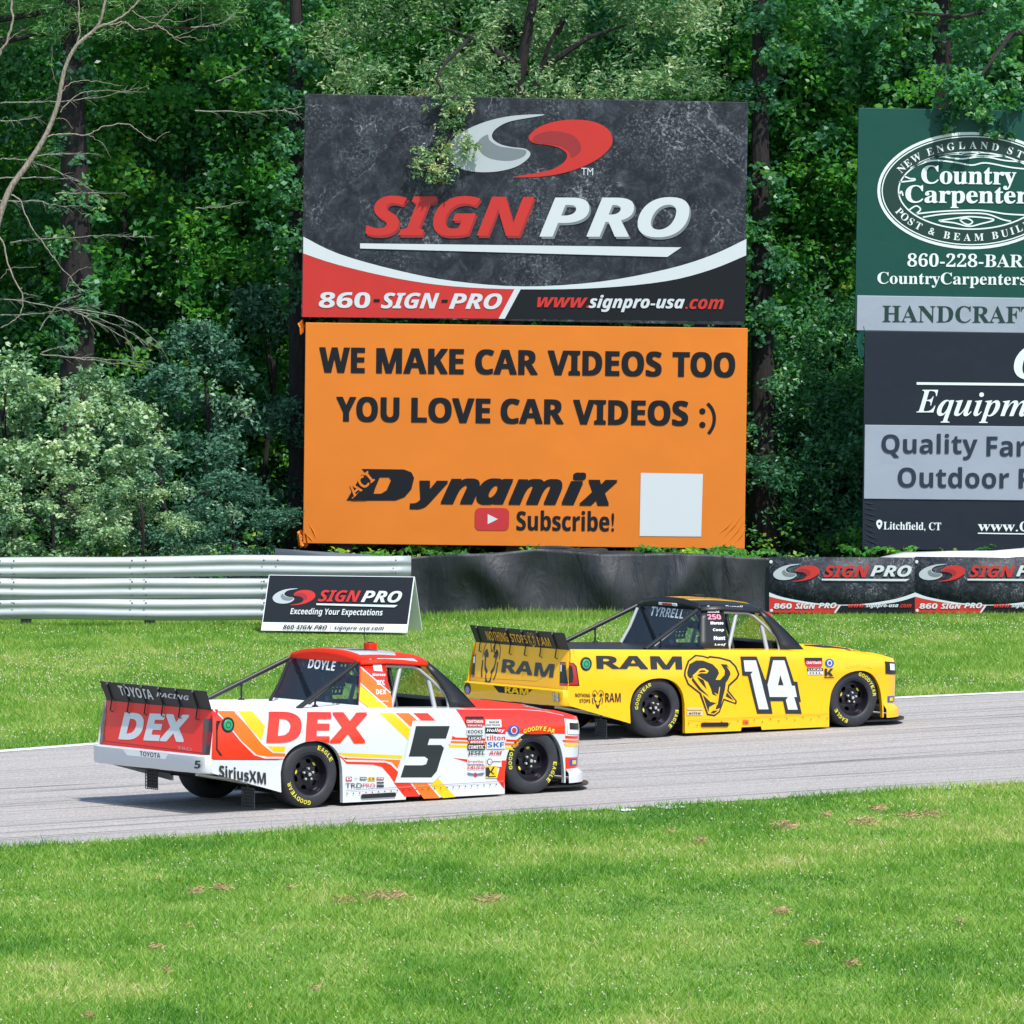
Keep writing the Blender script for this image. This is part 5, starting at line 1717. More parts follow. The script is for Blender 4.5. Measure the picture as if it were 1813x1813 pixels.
TRUCK_RED = build_truck(dict(key='red', pose=(-2.64607, 75.93762, radians(37.0355)),
    label='white and red racing truck number 5 with orange and yellow stripes, behind the yellow one', body=RWHITE, hood=paint('wrap_red', '#dd2e16', .55, spec=.15), deck=paint('wrap_white', '#d2d5d8', .55, spec=.15), cab=RRED, roof=paint('wrap_red', '#dd2e16', .55, spec=.15), bumper=RWHITE, tail=paint('tail_red', '#e02418', 0.45, coat=.0),
    rot=(.3, 1.1), steer=-2, clock=((7.3, 1.35), (9.75, 3.9)), filler=(402.8, 1283.4), paint=paint_red))
TRUCK_YEL = build_truck(dict(key='yellow', pose=(1.10979, 85.55875, radians(34.3631)),
    label='yellow racing truck number 14 with black cab, leading the red and white one', body=YEL, hood=paint('wrap_yellow', '#efb400', .55, spec=.15), deck=BLACKP, cab=BLACKP, roof=BLACKP, bumper=YEL, tail=paint('tail_yellow', '#efb400', 0.45, coat=.0),
    rot=(.7, .2), steer=-3, clock=((10.2, 4.0), (1.7, 7.4)), filler=(1037, 1175.5), paint=paint_yellow))

# ================================================================ WOOD
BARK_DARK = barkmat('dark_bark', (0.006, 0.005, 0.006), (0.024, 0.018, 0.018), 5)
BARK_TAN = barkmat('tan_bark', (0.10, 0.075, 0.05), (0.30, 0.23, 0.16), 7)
DEADWOOD = barkmat('pale_dead_wood', (0.16, 0.13, 0.10), (0.42, 0.36, 0.30), 12)
LICHEN = barkmat('lichen_twigs', (0.10, 0.115, 0.08), (0.30, 0.33, 0.26), 12)
LEAF_MAPLE = leafmat('maple_leaf', [(0, (0.028, 0.135, 0.040)), (0.5, (0.070, 0.275, 0.065)), (0.82, (0.17, 0.42, 0.07)), (1, (0.42, 0.56, 0.08))], .40, .48)
LEAF_COOL = leafmat('shade_leaf', [(0, (0.030, 0.125, 0.075)), (0.5, (0.075, 0.25, 0.125)), (0.88, (0.16, 0.38, 0.17)), (1, (0.36, 0.52, 0.18))], .40, .42)
LEAF_PALE = leafmat('pale_narrow_leaf', [(0, (0.05, 0.15, 0.06)), (0.4, (0.14, 0.29, 0.13)), (0.75, (0.36, 0.49, 0.27)), (1, (0.66, 0.66, 0.40))], .45, .32, .4, (1.3, 1.5, .7))
LEAF_OLIVE = leafmat('silvery_shrub_leaf', [(0, (0.05, 0.15, 0.075)), (0.34, (0.17, 0.31, 0.18)), (0.62, (0.36, 0.52, 0.30)), (0.92, (0.66, 0.72, 0.48))], .5, .28, .35, (1.3, 1.5, .7))
NEEDLE = leafmat('pine_needle', [(0, (0.06, 0.19, 0.07)), (0.6, (0.15, 0.36, 0.10)), (1, (0.34, 0.50, 0.13))], .5, .2)

def leaf_arrays(pos, L, Wd, rng, tone, flat=.35, spread=1.0):
    n = len(pos)
    d = rng.normal(size=(n, 3)); d[:, 2] = d[:, 2] * .5 - .25
    d /= np.linalg.norm(d, axis=1)[:, None]
    up = rng.normal(size=(n, 3)) * spread; up[:, 2] += flat * 2
    s = np.cross(d, up); s /= np.linalg.norm(s, axis=1)[:, None] + 1e-9
    nn = np.cross(s, d)
    l = (L * rng.uniform(.65, 1.25, n))[:, None]; w = (Wd * rng.uniform(.7, 1.2, n))[:, None]
    v = np.empty((n, 4, 3))
    v[:, 0] = pos
    v[:, 1] = pos + d * l * .45 + s * w * .5 + nn * w * .18
    v[:, 2] = pos + d * l - nn * l * .08
    v[:, 3] = pos + d * l * .45 - s * w * .5 + nn * w * .18
    f = np.arange(n * 4).reshape(n, 4)
    return v.reshape(-1, 3), f, np.repeat(tone, 4)

def cluster_points(centres, rad, per, rng, squash=.6):
    """leaves hung in loose sprays round each centre"""
    P, T = [], []
    for c, r, k in zip(centres, rad, per):
        m = max(3, int(k / 14))
        sub = rng.normal(size=(m, 3)) * r * .55; sub[:, 2] *= squash
        idx = rng.integers(0, m, int(k))
        q = sub[idx] + rng.normal(size=(int(k), 3)) * r * .16
        P.append(q + c)
        T.append(np.clip(rng.normal(.42, .13) + (rng.normal(size=m) * .12)[idx] + rng.normal(size=int(k)) * .12, 0, 1))
    return np.concatenate(P), np.concatenate(T)

def crown_mesh(name, mat, z0, z1, r, nclump, per, L, Wd, seed, taper=0.0, flat=.35, hollow=2.2, rc=(.45, .85), cz=None):
    rng = np.random.default_rng(seed)
    C = []
    while len(C) < nclump:
        a = rng.uniform(0, 2 * pi); t = rng.uniform(0, 1)
        prof = (sin(pi * min(1, max(0, .06 + .94 * t)) ** (1 - taper * .4)) ** .55)
        rr_ = r * prof * rng.uniform(0, 1) ** (1 / hollow) * rng.uniform(.8, 1.15)
        C.append((rr_ * cos(a), rr_ * sin(a), z0 + (z1 - z0) * t))
    C = np.array(C)
    P, T = cluster_points(C, rng.uniform(rc[0], rc[1], nclump), rng.uniform(.6, 1.4, nclump) * per, rng)
    v, f, t = leaf_arrays(P, L, Wd, rng, T, flat)
    return fast_mesh(name, v, f, mat, t), C

def trunk_mesh(name, mat, h, r0, r1, C, seed, lean=(0, 0), nl=14, zmin=1.5, wob=.12):
    rr_ = random.Random(seed)
    mb = MB()
    n = 10
    path = []
    for i in range(n + 1):
        t = i / n
        path.append((lean[0] * t + wob * sin(t * 5 + seed) * t, lean[1] * t + wob * cos(t * 4 + seed) * t, h * t - .15 * (i == 0)))
    mb.tube(path, [r0 * (1.25 if i == 0 else 1) * (1 - i / n) + r1 * i / n for i in range(n + 1)], mat, 12)
    pick = [c for c in C if c[2] > zmin]
    rr_.shuffle(pick)
    for c in pick[:nl]:
        zb = max(zmin * .6, min(h * .93, c[2] - rr_.uniform(.4, 1.6)))
        t = zb / h; i = min(n - 1, int(t * n)); ff = t * n - i
        b = Vector(path[i]).lerp(Vector(path[i + 1]), ff)
        m = b.lerp(Vector(c), .5) + Vector((0, 0, rr_.uniform(.0, .3)))
        mb.tube([b, m, Vector(c)], [r0 * .28, r0 * .16, .012], mat, 6)
    me = bpy.data.meshes.new(name)
    me.from_pydata(mb.v, [], mb.f)
    me.materials.append(mat)
    me.shade_smooth()
    return me

KIT = {}
def kit(key, leaf, z0, z1, r, ncl, per, L, Wd, seed, bark=BARK_DARK, h=None, r0=.16, nl=14, **kw):
    cm, C = crown_mesh('crown', leaf, z0, z1, r, ncl, per, L, Wd, seed, **kw)
    tm = trunk_mesh('trunk', bark, h or z1 * .9, r0, .03, [tuple(c) for c in C], seed, nl=nl, zmin=max(.6, z0))
    KIT[key] = (cm, tm)

kit('under_a', LEAF_MAPLE, .4, 9.5, 2.0, 90, 190, .125, .085, 11, r0=.09)
kit('under_b', LEAF_COOL, .4, 9.0, 2.1, 90, 190, .135, .075, 12, r0=.09)
kit('under_c', LEAF_MAPLE, .5, 10.5, 2.2, 95, 185, .14, .10, 13, r0=.10)
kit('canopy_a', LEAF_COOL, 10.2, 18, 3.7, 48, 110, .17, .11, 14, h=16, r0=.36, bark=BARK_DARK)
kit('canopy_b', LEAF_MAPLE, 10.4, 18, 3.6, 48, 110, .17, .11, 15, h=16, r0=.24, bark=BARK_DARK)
kit('deep_a', LEAF_COOL, .3, 11, 2.6, 100, 170, .20, .14, 16, h=10, r0=.2)
kit('deep_b', LEAF_MAPLE, .3, 12, 2.6, 100, 170, .20, .14, 17, h=11, r0=.2)
kit('shrub_a', LEAF_OLIVE, .1, 3.7, 1.55, 34, 220, .105, .065, 18, h=2.8, r0=.05, hollow=4, rc=(.24, .42), flat=.9, nl=10)
kit('shrub_b', LEAF_OLIVE, .1, 3.4, 1.6, 34, 220, .105, .065, 19, h=2.6, r0=.05, hollow=4, rc=(.24, .42), flat=.9, nl=10)
kit('shrub_c', LEAF_COOL, .1, 3.6, 1.4, 70, 260, .10, .05, 20, h=2.8, r0=.05, hollow=3, rc=(.3, .55), nl=10)

LEAF_SHADE_TONE = leafmat('silvery_leaf_painted_shade', [(0, (0.022, 0.085, 0.055)), (0.5, (0.062, 0.175, 0.115)), (0.85, (0.15, 0.30, 0.20)), (1, (0.40, 0.52, 0.36))], .5, .25, .35, (1.2, 1.5, .8))  # darker version of the silvery shrub leaf, shade put into its colour
kit('shrub_shade_tone', LEAF_SHADE_TONE, .1, 3.6, 1.55, 44, 230, .10, .055, 22, h=2.8, r0=.05, hollow=4, rc=(.24, .42), flat=.6, nl=10)

def tree(name, key, x, y, label, group=None, s=1.0, rz=None, sz=None, cat=None, trunk=True):
    cm, tm = KIT[key]
    rz = RNG.uniform(0, 2 * pi) if rz is None else rz
    t = empty(name, (x, y, 0), (0, 0, rz), label=label, cat=cat or ('shrub' if 'shrub' in name else 'tree'), group=group)
    t.scale = (s, s, sz or s)
    link('crown', cm, t)
    if trunk: link('trunk', tm, t)
    return t
def X(u, Y): return at(u, 900, Y).x

# tall trees: dark boles in view, crowns above the picture that shade the wood
g = 'tall trees with bare boles at the wood edge'
tree('tall_tree', 'canopy_a', X(137, 121.9), 121.9, 'tall tree with broad dark bole rising behind the bare pale limbs at left', g, 1.0)
tree('tall_tree', 'canopy_b', X(533, 122.0), 122.0, 'tall tree whose dark bole shows just left of the dark logo billboard top', g, .95)
tree('tall_tree', 'canopy_a', X(900, 124.5), 124.5, 'tall tree hidden behind the centre billboards, crown above them', g, .98)
tree('tall_tree', 'canopy_b', X(1352, 122.2), 122.2, 'tall tree with dark bole in the gap right of the dark logo billboard', g, 1.0)
tree('tall_tree', 'canopy_a', X(1660, 124), 124, 'tall tree standing behind the green billboard', g, .95)
tree('tall_tree', 'canopy_b', X(1960, 124), 124, 'tall tree beyond the right end of the green billboard', g, 1)
tree('tall_tree', 'canopy_b', X(-160, 123), 123, 'tall tree beyond the left edge of the picture', g, 1.05)
# leaf sprays and creeper on the three visible boles
for lab, u, spots in (('tall tree with broad dark bole', 137, ((118, 90, 1), (160, 150, .6), (120, 250, .5), (150, 360, .8), (122, 430, .6), (150, 520, .9), (125, 590, 1))),
                      ('tall tree whose dark bole', 533, ((515, 60, .8), (545, 120, .7), (520, 185, 1), (515, 260, 1.2), (515, 330, 1.2), (520, 420, 1.2), (525, 500, 1))),
                      ('tall tree with dark bole in', 1352, ((1340, 30, 1), (1370, 100, 1), (1345, 160, .9), (1365, 330, .8), (1345, 420, 1.1), (1370, 480, 1.2), (1350, 560, 1.4)))):
    o = [q for q in bpy.data.objects if q.get('label', '').startswith(lab)][0]
    o.rotation_euler.z = 0; sc = o.scale.x
    r_ = np.random.default_rng(int(u))
    C_ = np.array([[*(at(a_, b_, o.location.y - .32 + r_.uniform(-.1, .2)))] for a_, b_, _ in spots])
    C_ = (C_ - np.array(list(o.location))) / sc
    P_, T_ = cluster_points(C_, [.34] * len(spots), [290 * q[2] for q in spots], r_, .9)
    v_, f_, t_ = leaf_arrays(P_, .12, .085, r_, T_)
    link('leaf_spray', fast_mesh('leaf_spray', v_, f_, LEAF_COOL, t_), o)
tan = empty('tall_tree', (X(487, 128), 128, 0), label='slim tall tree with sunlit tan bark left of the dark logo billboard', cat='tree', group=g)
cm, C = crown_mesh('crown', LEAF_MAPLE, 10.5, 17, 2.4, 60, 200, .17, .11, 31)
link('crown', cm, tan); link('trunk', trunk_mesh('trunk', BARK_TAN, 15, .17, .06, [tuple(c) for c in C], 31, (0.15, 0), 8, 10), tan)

# young trees filling the understorey, rank by rank
g2 = 'young trees crowding under the tall ones'
rank1 = [(-30, 'under_b', 'young leafy tree at the left picture edge behind the bare limbs'), (225, 'under_a', 'young tree with lush vivid leaves just right of the broad dark bole'),
         (330, 'under_c', 'bushy young tree between the broad bole and the billboards, vivid green'), (440, 'under_b', 'bluish dark young tree left of the orange billboard'),
         (560, 'under_a', 'young tree peeping out left behind the dark logo billboard'), (1290, 'under_c', 'young tree behind the right edge of the dark logo billboard'),
         (1390, 'under_a', 'young tree with bright leaf flecks in the gap between the billboards'), (1480, 'under_b', 'dark young tree against the left edge of the green billboard'),
         (1600, 'under_c', 'young tree showing above the left part of the green billboard'), (1740, 'under_b', 'young tree showing above the right part of the green billboard'),
         (1880, 'under_a', 'young tree beyond the right picture edge')]
for u, kx, lab in rank1:
    Y = 124.6 + RNG.uniform(-.2, 1.0)
    tree('young_tree', kx, X(u, Y), Y, lab, g2, RNG.uniform(.92, 1.08))
g3 = 'leafy trees deep in the shaded wood'
lab3 = 'leafy tree deep in the shaded wood, behind the front trees and billboards'
for j, (Y, st, off, keys) in enumerate(((128.5, 2.3, .4, ('under_c', 'under_b', 'under_a')), (133, 2.7, -.5, ('deep_a', 'deep_b')), (138.5, 3.0, .8, ('deep_b', 'deep_a')), (145, 3.0, 0, ('deep_a', 'deep_b')))):
    x = -15.0 + off
    i = j
    while x < 15.5:
        tree('wood_tree', keys[i % len(keys)], x + RNG.uniform(-.5, .5), Y + RNG.uniform(-.9, .9), lab3, g3, RNG.uniform(.95, 1.15))
        x += st; i += 1

# far mass of leaves closing the wood
rng = np.random.default_rng(40)
N = 26000
P = np.column_stack([rng.uniform(-30, 30, N), 151 + rng.uniform(0, 5, N), rng.uniform(0, 15, N)])
v, f, t = leaf_arrays(P, .55, .42, rng, np.clip(rng.normal(.35, .15, N), 0, 1))
link('far_woodland', fast_mesh('far_woodland', v, f, LEAF_COOL, t), kind='stuff', label='far dark woodland closing the view behind the trees', cat='woodland')

# pale sunlit tree over the centre billboard, one spray hanging in front of it
def spray_tree():
    Y = 121.6
    x0 = X(905, Y)
    t = empty('pale_tree', (x0, Y, 0), label='pale sunlit narrow-leaved tree over the dark logo billboard, one branch hanging before it', cat='tree')
    rng = np.random.default_rng(51)
    C, Rd, K = [], [], []
    for _ in range(105):
        u = rng.uniform(585, 1290); v = rng.uniform(-150, 172)
        if v > 120 and rng.uniform() < .25: continue
        C.append(at(u, v, 120.9 + rng.uniform(0, 2.6))); Rd.append(rng.uniform(.3, .6)); K.append(250)
    for _ in range(34):
        u = rng.uniform(600, 1250); v = rng.uniform(120, 178)
        C.append(at(u, v, 120.6 + rng.uniform(0, .6))); Rd.append(rng.uniform(.2, .36)); K.append(130)
    C = np.array([list(c) for c in C]) - np.array([x0, Y, 0])
    Pp, T = cluster_points(C, Rd, K, rng, .8)
    v, f, tt = leaf_arrays(Pp, .105, .036, rng, np.clip(T + .02, 0, 1), .3)
    link('crown', fast_mesh('crown', v, f, LEAF_PALE, tt), t)
    # hanging branch
    path = [(772, 140), (790, 175), (800, 205), (800, 235), (785, 262), (765, 290), (752, 312)]
    P3 = [Vector(at(u, v, 119.85)) for u, v in path]
    cs = []
    for u, v, r, k_ in ((800, 175, .26, 230), (815, 195, .2, 160), (790, 200, .24, 220), (805, 225, .2, 170), (830, 180, .16, 90), (775, 175, .2, 120), (820, 245, .18, 130),
                        (785, 258, .22, 190), (760, 268, .2, 150), (745, 282, .2, 170), (770, 295, .22, 190), (800, 285, .2, 150), (825, 270, .18, 120), (755, 312, .18, 130), (785, 315, .16, 100), (740, 300, .15, 90), (838, 258, .14, 70)):
        cs.append((at(u, v, 119.78 + rng.uniform(-.12, .15)), r, k_))
    C2 = np.array([list(c[0]) for c in cs]) - np.array([x0, Y, 0])
    Pp, T = cluster_points(C2, [c[1] * .8 for c in cs], [c[2] * .8 for c in cs], rng, .9)
    Pp[:, 1] = (119.86 - Y) + (Pp[:, 1] - (119.86 - Y)) * .35
    v, f, tt = leaf_arrays(Pp, .085, .032, rng, np.clip(T + .2, 0, 1), .3)
    br = link('hanging_spray', fast_mesh('hanging_spray', v, f, LEAF_PALE, tt), t)
    mb = MB()
    o = Vector((x0, Y, 0))
    mb.tube([(0, 0, -.1), (.05, 0, 3), (-.1, 0, 6), (.15, -.1, 8.2), (.5, -.3, 10), (.9, -.2, 12)], [.14, .13, .12, .10, .07, .03], BARK_DARK, 10)
    for u1, v1, u2, v2 in ((945, 165, 1000, 20), (960, 120, 1120, 40), (930, 160, 840, 60), (940, 130, 760, 40), (985, 60, 1060, -60)):
        a, c = at(u1, v1, 121.6) - o, at(u2, v2, 121.3) - o
        mb.tube([a, a.lerp(c, .5) + Vector((0, 0, .12)), c], [.06, .04, .012], BARK_DARK, 6)
    mb.tube([Vector(at(840, 60, 121.3)) - o, Vector(at(790, 110, 120.2)) - o] + [q - o for q in P3], [.04, .03, .024, .02, .018, .015, .012, .01, .006], BARK_DARK, 6)
    mb.build('trunk', t)
spray_tree()

def hanging_maple():
    Y = 121.8
    x0 = X(1830, Y)
    t = empty('maple_tree', (x0, Y, 0), label='maple with lobed leaves whose low branch droops over the green billboard top', cat='tree')
    rng = np.random.default_rng(61)
    C, Rd, K = [], [], []
    for u, v, r, k_ in ((1690, 165, .28, 120), (1720, 150, .3, 140), (1750, 170, .28, 130), (1690, 205, .2, 80), (1740, 205, .26, 120), (1760, 225, .2, 80), (1745, 238, .14, 50), (1680, 225, .13, 45),
                        (1790, 120, .35, 170), (1730, 110, .35, 170), (1800, 175, .25, 110), (1690, 120, .3, 130), (1760, 60, .4, 180), (1700, 50, .4, 170), (1810, 20, .4, 180), (1640, 90, .3, 120),
                        (1640, 20, .4, 160), (1560, 40, .4, 150), (1600, -30, .5, 200), (1720, -20, .5, 220), (1800, -60, .5, 200), (1490, 20, .35, 130)):
        C.append(at(u, v, 119.78 + (1.0 if v < 140 else 0) + rng.uniform(-.1, .25))); Rd.append(r); K.append(k_)
    C = np.array([list(c) for c in C]) - np.array([x0, Y, 0])
    Pp, T = cluster_points(C, Rd, K, rng, .75)
    v, f, tt = leaf_arrays(Pp, .115, .10, rng, T, .6)
    link('crown', fast_mesh('crown', v, f, LEAF_COOL, tt), t)
    mb = MB()
    o = Vector((x0, Y, 0))
    mb.tube([(0, 0, -.1), (.0, 0, 4), (-.1, 0, 8), (.1, 0, 13)], [.16, .14, .12, .05], BARK_DARK, 10)
    mb.tube([Vector((-.1, 0, 8.9)), Vector(at(1790, 60, 120.5)) - o, Vector(at(1740, 130, 119.9)) - o, Vector(at(1735, 200, 119.8)) - o], [.06, .045, .025, .008], BARK_DARK, 6)
    mb.tube([Vector((-.05, 0, 9.4)), Vector(at(1700, 30, 120.3)) - o, Vector(at(1600, 20, 120.3)) - o], [.05, .035, .01], BARK_DARK, 6)
    mb.build('trunk', t)
hanging_maple()

# pine bough along the top left corner
def pine():
    Y = 122.0
    x0 = X(-120, Y)
    t = empty('pine_tree', (x0, Y, 0), label='pine with tufted needle boughs reaching in along the top left corner', cat='tree')
    rng = np.random.default_rng(71)
    C = []
    for _ in range(210):
        u = rng.uniform(-250, 420); v = rng.uniform(-120, 75 - .10 * max(0, u))
        C.append(at(u, v, Y + rng.uniform(-.6, .8)))
    C = np.array([list(c) for c in C]) - np.array([x0, Y, 0])
    n = 190
    P = np.repeat(C, n, axis=0) + rng.normal(size=(len(C) * n, 3)) * np.array([.17, .17, .08])
    T = np.repeat(rng.uniform(.2, .8, len(C)), n) + rng.normal(size=len(P)) * .1
    v, f, tt = leaf_arrays(P, .14, .013, rng, np.clip(T, 0, 1), .2)
    link('crown', fast_mesh('crown', v, f, NEEDLE, tt), t)
    mb = MB()
    mb.tube([(0, 0, -.1), (0, 0, 8), (0, 0, 15)], [.22, .17, .06], BARK_DARK, 12)
    o = Vector((x0, Y, 0))
    for u, v in ((420, 10), (380, 50), (250, 60), (300, -60)):
        c = Vector(at(u, v, Y - .2)) - o
        mb.tube([(0, 0, c.z - .4), c * .5 + Vector((0, 0, c.z * .5)), c], [.06, .04, .01], BARK_DARK, 6)
    mb.build('trunk', t)
pine()

# bare limbs at the left
def limb_mesh(mb, pts, Y, r0, r1, mat, seed=0, jit=0.0, yy=0.0):
    rr_ = random.Random(seed)
    C = catmull(pts, 5)
    n = len(C)
    P = [Vector(at(u + rr_.uniform(-jit, jit), v + rr_.uniform(-jit, jit), Y + yy * i / n)) for i, (u, v) in enumerate(C)]
    mb.tube(P, [r0 + (r1 - r0) * i / (n - 1) for i in range(n)], mat, 7)
    return P

def bare_tree():
    Y = 118.6
    base = Vector((X(-60, Y), Y, 0))
    t = empty('bare_tree', tuple(base), label='leafless tree with pale curved limb sweeping up across the left of the picture', cat='tree')
    mb = MB()
    K = lambda pts: PX(3.2375, 0, 0, pts)
    main = [(-60, 1050), (-40, 700), (-30, 520), (-10, 420)] + K([(0, 1230), (60, 1080), (160, 940), (260, 780), (330, 600), (370, 400), (440, 260), (560, 150), (600, 20), (640, -120)])
    limb_mesh(mb, main, Y, .072, .016, DEADWOOD)
    o = mb; branches = [
        ([(430, 270), (520, 200), (560, 160), (660, 120), (720, 80), (800, 0), (860, -60)], .035, .02),
        ([(560, 150), (650, 140), (720, 125), (760, 160), (830, 170), (900, 150), (960, 185), (1010, 215), (1090, 210)], .02, .008),
        ([(960, 185), (1030, 240), (1090, 265)], .010, .004), ([(760, 65), (830, 110), (900, 140), (960, 185)], .012, .008), ([(900, 140), (1000, 40), (1020, 0)], .010, .005),
        ([(940, 110), (1040, 125), (1140, 90)], .009, .004), ([(1090, 210), (1170, 230), (1195, 170)], .008, .003), ([(1000, 215), (1140, 150), (1150, 30)], .007, .003),
        ([(660, 170), (680, 145), (720, 125)], .012, .01), ([(800, 105), (960, 80), (880, 0)], .008, .004),
        ([(355, 520), (400, 480), (460, 465), (580, 468), (700, 490)], .016, .005), ([(345, 640), (420, 560), (500, 525), (640, 520), (760, 525), (850, 490)], .016, .004), ([(760, 525), (840, 530)], .006, .003),
        ([(270, 785), (340, 770), (500, 770), (600, 725), (720, 712), (800, 755), (880, 808), (930, 770), (970, 757)], .022, .005), ([(510, 775), (580, 820), (640, 910)], .008, .003),
        ([(325, 680), (370, 685), (420, 740)], .010, .004), ([(300, 260), (300, 420), (330, 485)], .006, .004), ([(450, -20), (455, 180), (430, 270)], .018, .02),
        ([(65, 1120), (120, 1150), (150, 1250), (230, 1370), (310, 1480), (400, 1590), (490, 1680)], .022, .006), ([(400, 1590), (470, 1540), (530, 1530)], .008, .003), ([(400, 1590), (375, 1650)], .007, .003),
        ([(-60, 1300), (20, 1390), (50, 1540), (125, 1680), (120, 1790), (60, 1850), (0, 1880)], .026, .012), ([(50, 1540), (0, 1600)], .01, .005), ([(130, 1680), (220, 1700)], .01, .004), ([(60, 1535), (210, 1532)], .008, .003),
        ([(60, -40), (70, 120), (40, 240), (0, 300), (-60, 420)], .03, .035), ([(40, 240), (100, 190), (160, 160)], .01, .004)]
    for pts, a, c in branches:
        limb_mesh(mb, K(pts), Y, a * .6, c * .65, DEADWOOD, len(pts), 1.6)
    for q in range(len(mb.v)):
        x, y, z = mb.v[q]; mb.v[q] = (x - base.x, y - base.y, z - base.z)
    mb.build('trunk', t, angle=80)
bare_tree()

def dead_conifer():
    Y = 120.2
    base = Vector((X(-25, Y), Y, 0))
    t = empty('dead_tree', tuple(base), label='dead tree with straight lichen-grey side branches along the left picture edge', cat='tree')
    mb = MB()
    mb.tube([base, base + Vector((.05, 0, 6)), base + Vector((.1, 0, 12))], [.12, .10, .06], LICHEN, 10)
    K = lambda pts: PX(3.2375, 0, 0, pts)
    rr_ = random.Random(5)
    B = [[(0, 590), (200, 585), (400, 575), (600, 550), (760, 510)], [(0, 1020), (250, 1020), (420, 1030), (540, 1100)], [(0, 910), (150, 920), (300, 970), (450, 1040), (560, 1120)], [(60, 1390), (250, 1370), (520, 1355), (700, 1350), (880, 1365)],
         [(0, 1155), (220, 1155), (340, 1180), (500, 1180)], [(0, 690), (120, 690), (240, 665)], [(0, 1715), (100, 1720), (300, 1760), (500, 1800), (700, 1880), (800, 1940), (920, 2000)],
         [(0, 1810), (200, 1800), (400, 1770), (590, 1745)], [(230, 1890), (330, 1750), (460, 1690)], [(230, 2030), (420, 2050), (650, 2060), (880, 2080)], [(400, 2050), (640, 2080), (850, 2110)], [(240, 2020), (340, 1990), (430, 1985)],
         [(320, 1110), (500, 1105), (720, 1105)], [(200, 890), (400, 885), (560, 880)], [(400, 1770), (620, 1800), (800, 1870), (920, 1990)], [(420, 1790), (560, 1850), (740, 1960), (760, 2030)],
         [(1120, 635), (1300, 640), (1480, 640), (1620, 630), (1740, 610)], [(1620, 630), (1700, 660), (1745, 680)], [(1240, 470), (1310, 440), (1400, 400)], [(1120, 1190), (1260, 1190), (1380, 1160)], [(1090, 155), (1250, 140), (1330, 100)]]
    for i, pts in enumerate(B):
        P = limb_mesh(mb, K(pts), Y + rr_.uniform(-.4, .5), .013, .004, LICHEN, i, 1.4)
        for q in range(2, len(P) - 1):
            for _ in range(2):
                if rr_.random() < .6:
                    d = (P[q + 1] - P[q]).normalized() * rr_.uniform(.08, .28)
                    d += Vector((rr_.uniform(-.05, .05), rr_.uniform(-.12, .12), rr_.uniform(-.12, .10)))
                    mb.tube([P[q], P[q] + d * .5, P[q] + d + Vector((0, 0, -.02))], [.005, .0035, .002], LICHEN, 4)
    for q in range(len(mb.v)):
        x, y, z = mb.v[q]; mb.v[q] = (x - base.x, y - base.y, z - base.z)
    mb.build('trunk', t, angle=80)
dead_conifer()

# shrubs behind the guardrail and between the billboards
g4 = 'silvery shrubs behind the guardrail'
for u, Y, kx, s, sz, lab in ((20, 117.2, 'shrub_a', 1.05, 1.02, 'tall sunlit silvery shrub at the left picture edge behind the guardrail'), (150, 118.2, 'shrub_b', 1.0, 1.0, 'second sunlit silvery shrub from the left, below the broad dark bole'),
                             (290, 118.8, 'shrub_shade_tone', 1.0, .93, 'silvery shrub with shade painted into its leaves, midway along the guardrail'), (362, 121.6, 'shrub_shade_tone', .98, 1.1, 'silvery shrub with painted-in leaf shade left of the orange billboard'),
                             (470, 123.4, 'shrub_shade_tone', 1.1, 1.25, 'shrub with leaf colour darkened as shade, touching the left edge of the orange billboard'), (-120, 117.5, 'shrub_b', 1.05, 1.05, 'silvery shrub beyond the left picture edge'),
                             (250, 115.6, 'shrub_b', .62, .55, 'low sunlit silvery shrub just over the guardrail top'), (90, 115.6, 'shrub_a', .7, .55, 'low silvery shrub close behind the guardrail at left'), (410, 116.2, 'shrub_shade_tone', .7, .5, 'low silvery shrub with shade painted into its leaf colour, close behind the guardrail')):
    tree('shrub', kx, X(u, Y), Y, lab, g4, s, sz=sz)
g5 = 'dark shrubs in the gap between the billboards'
for u, Y, kx, s, sz, lab in ((1385, 122.9, 'shrub_c', 1.0, 1.05, 'dark broad-leaved shrub beside the right edge of the orange billboard'), (1460, 123, 'shrub_c', 1.05, 1.2, 'taller dark shrub in the middle of the gap between the billboards'),
                             (1505, 122.6, 'shrub_c', .8, .85, 'dark shrub against the left edge of the slate billboard')):
    tree('shrub', kx, X(u, Y), Y, lab, g5, s, sz=sz)
# brambles and saplings low under the boards
rng = np.random.default_rng(81)
C = np.column_stack([rng.uniform(-13, 13, 260), rng.uniform(113, 123, 260), rng.uniform(.15, .8, 260)])
P, T = cluster_points(C, rng.uniform(.25, .5, 260), rng.uniform(60, 130, 260), rng)
P[:, 2] = np.where(P[:, 1] < 120.4, np.minimum(np.abs(P[:, 2]), .42 + .1 * np.abs(np.sin(P[:, 0] * 5))), np.abs(P[:, 2]))
v, f, t = leaf_arrays(P, .10, .06, rng, np.clip(T + .1, 0, 1), .5)
link('undergrowth', fast_mesh('undergrowth', v, f, LEAF_MAPLE, t), kind='stuff', label='low leafy undergrowth behind the barriers and under the billboards', cat='undergrowth')

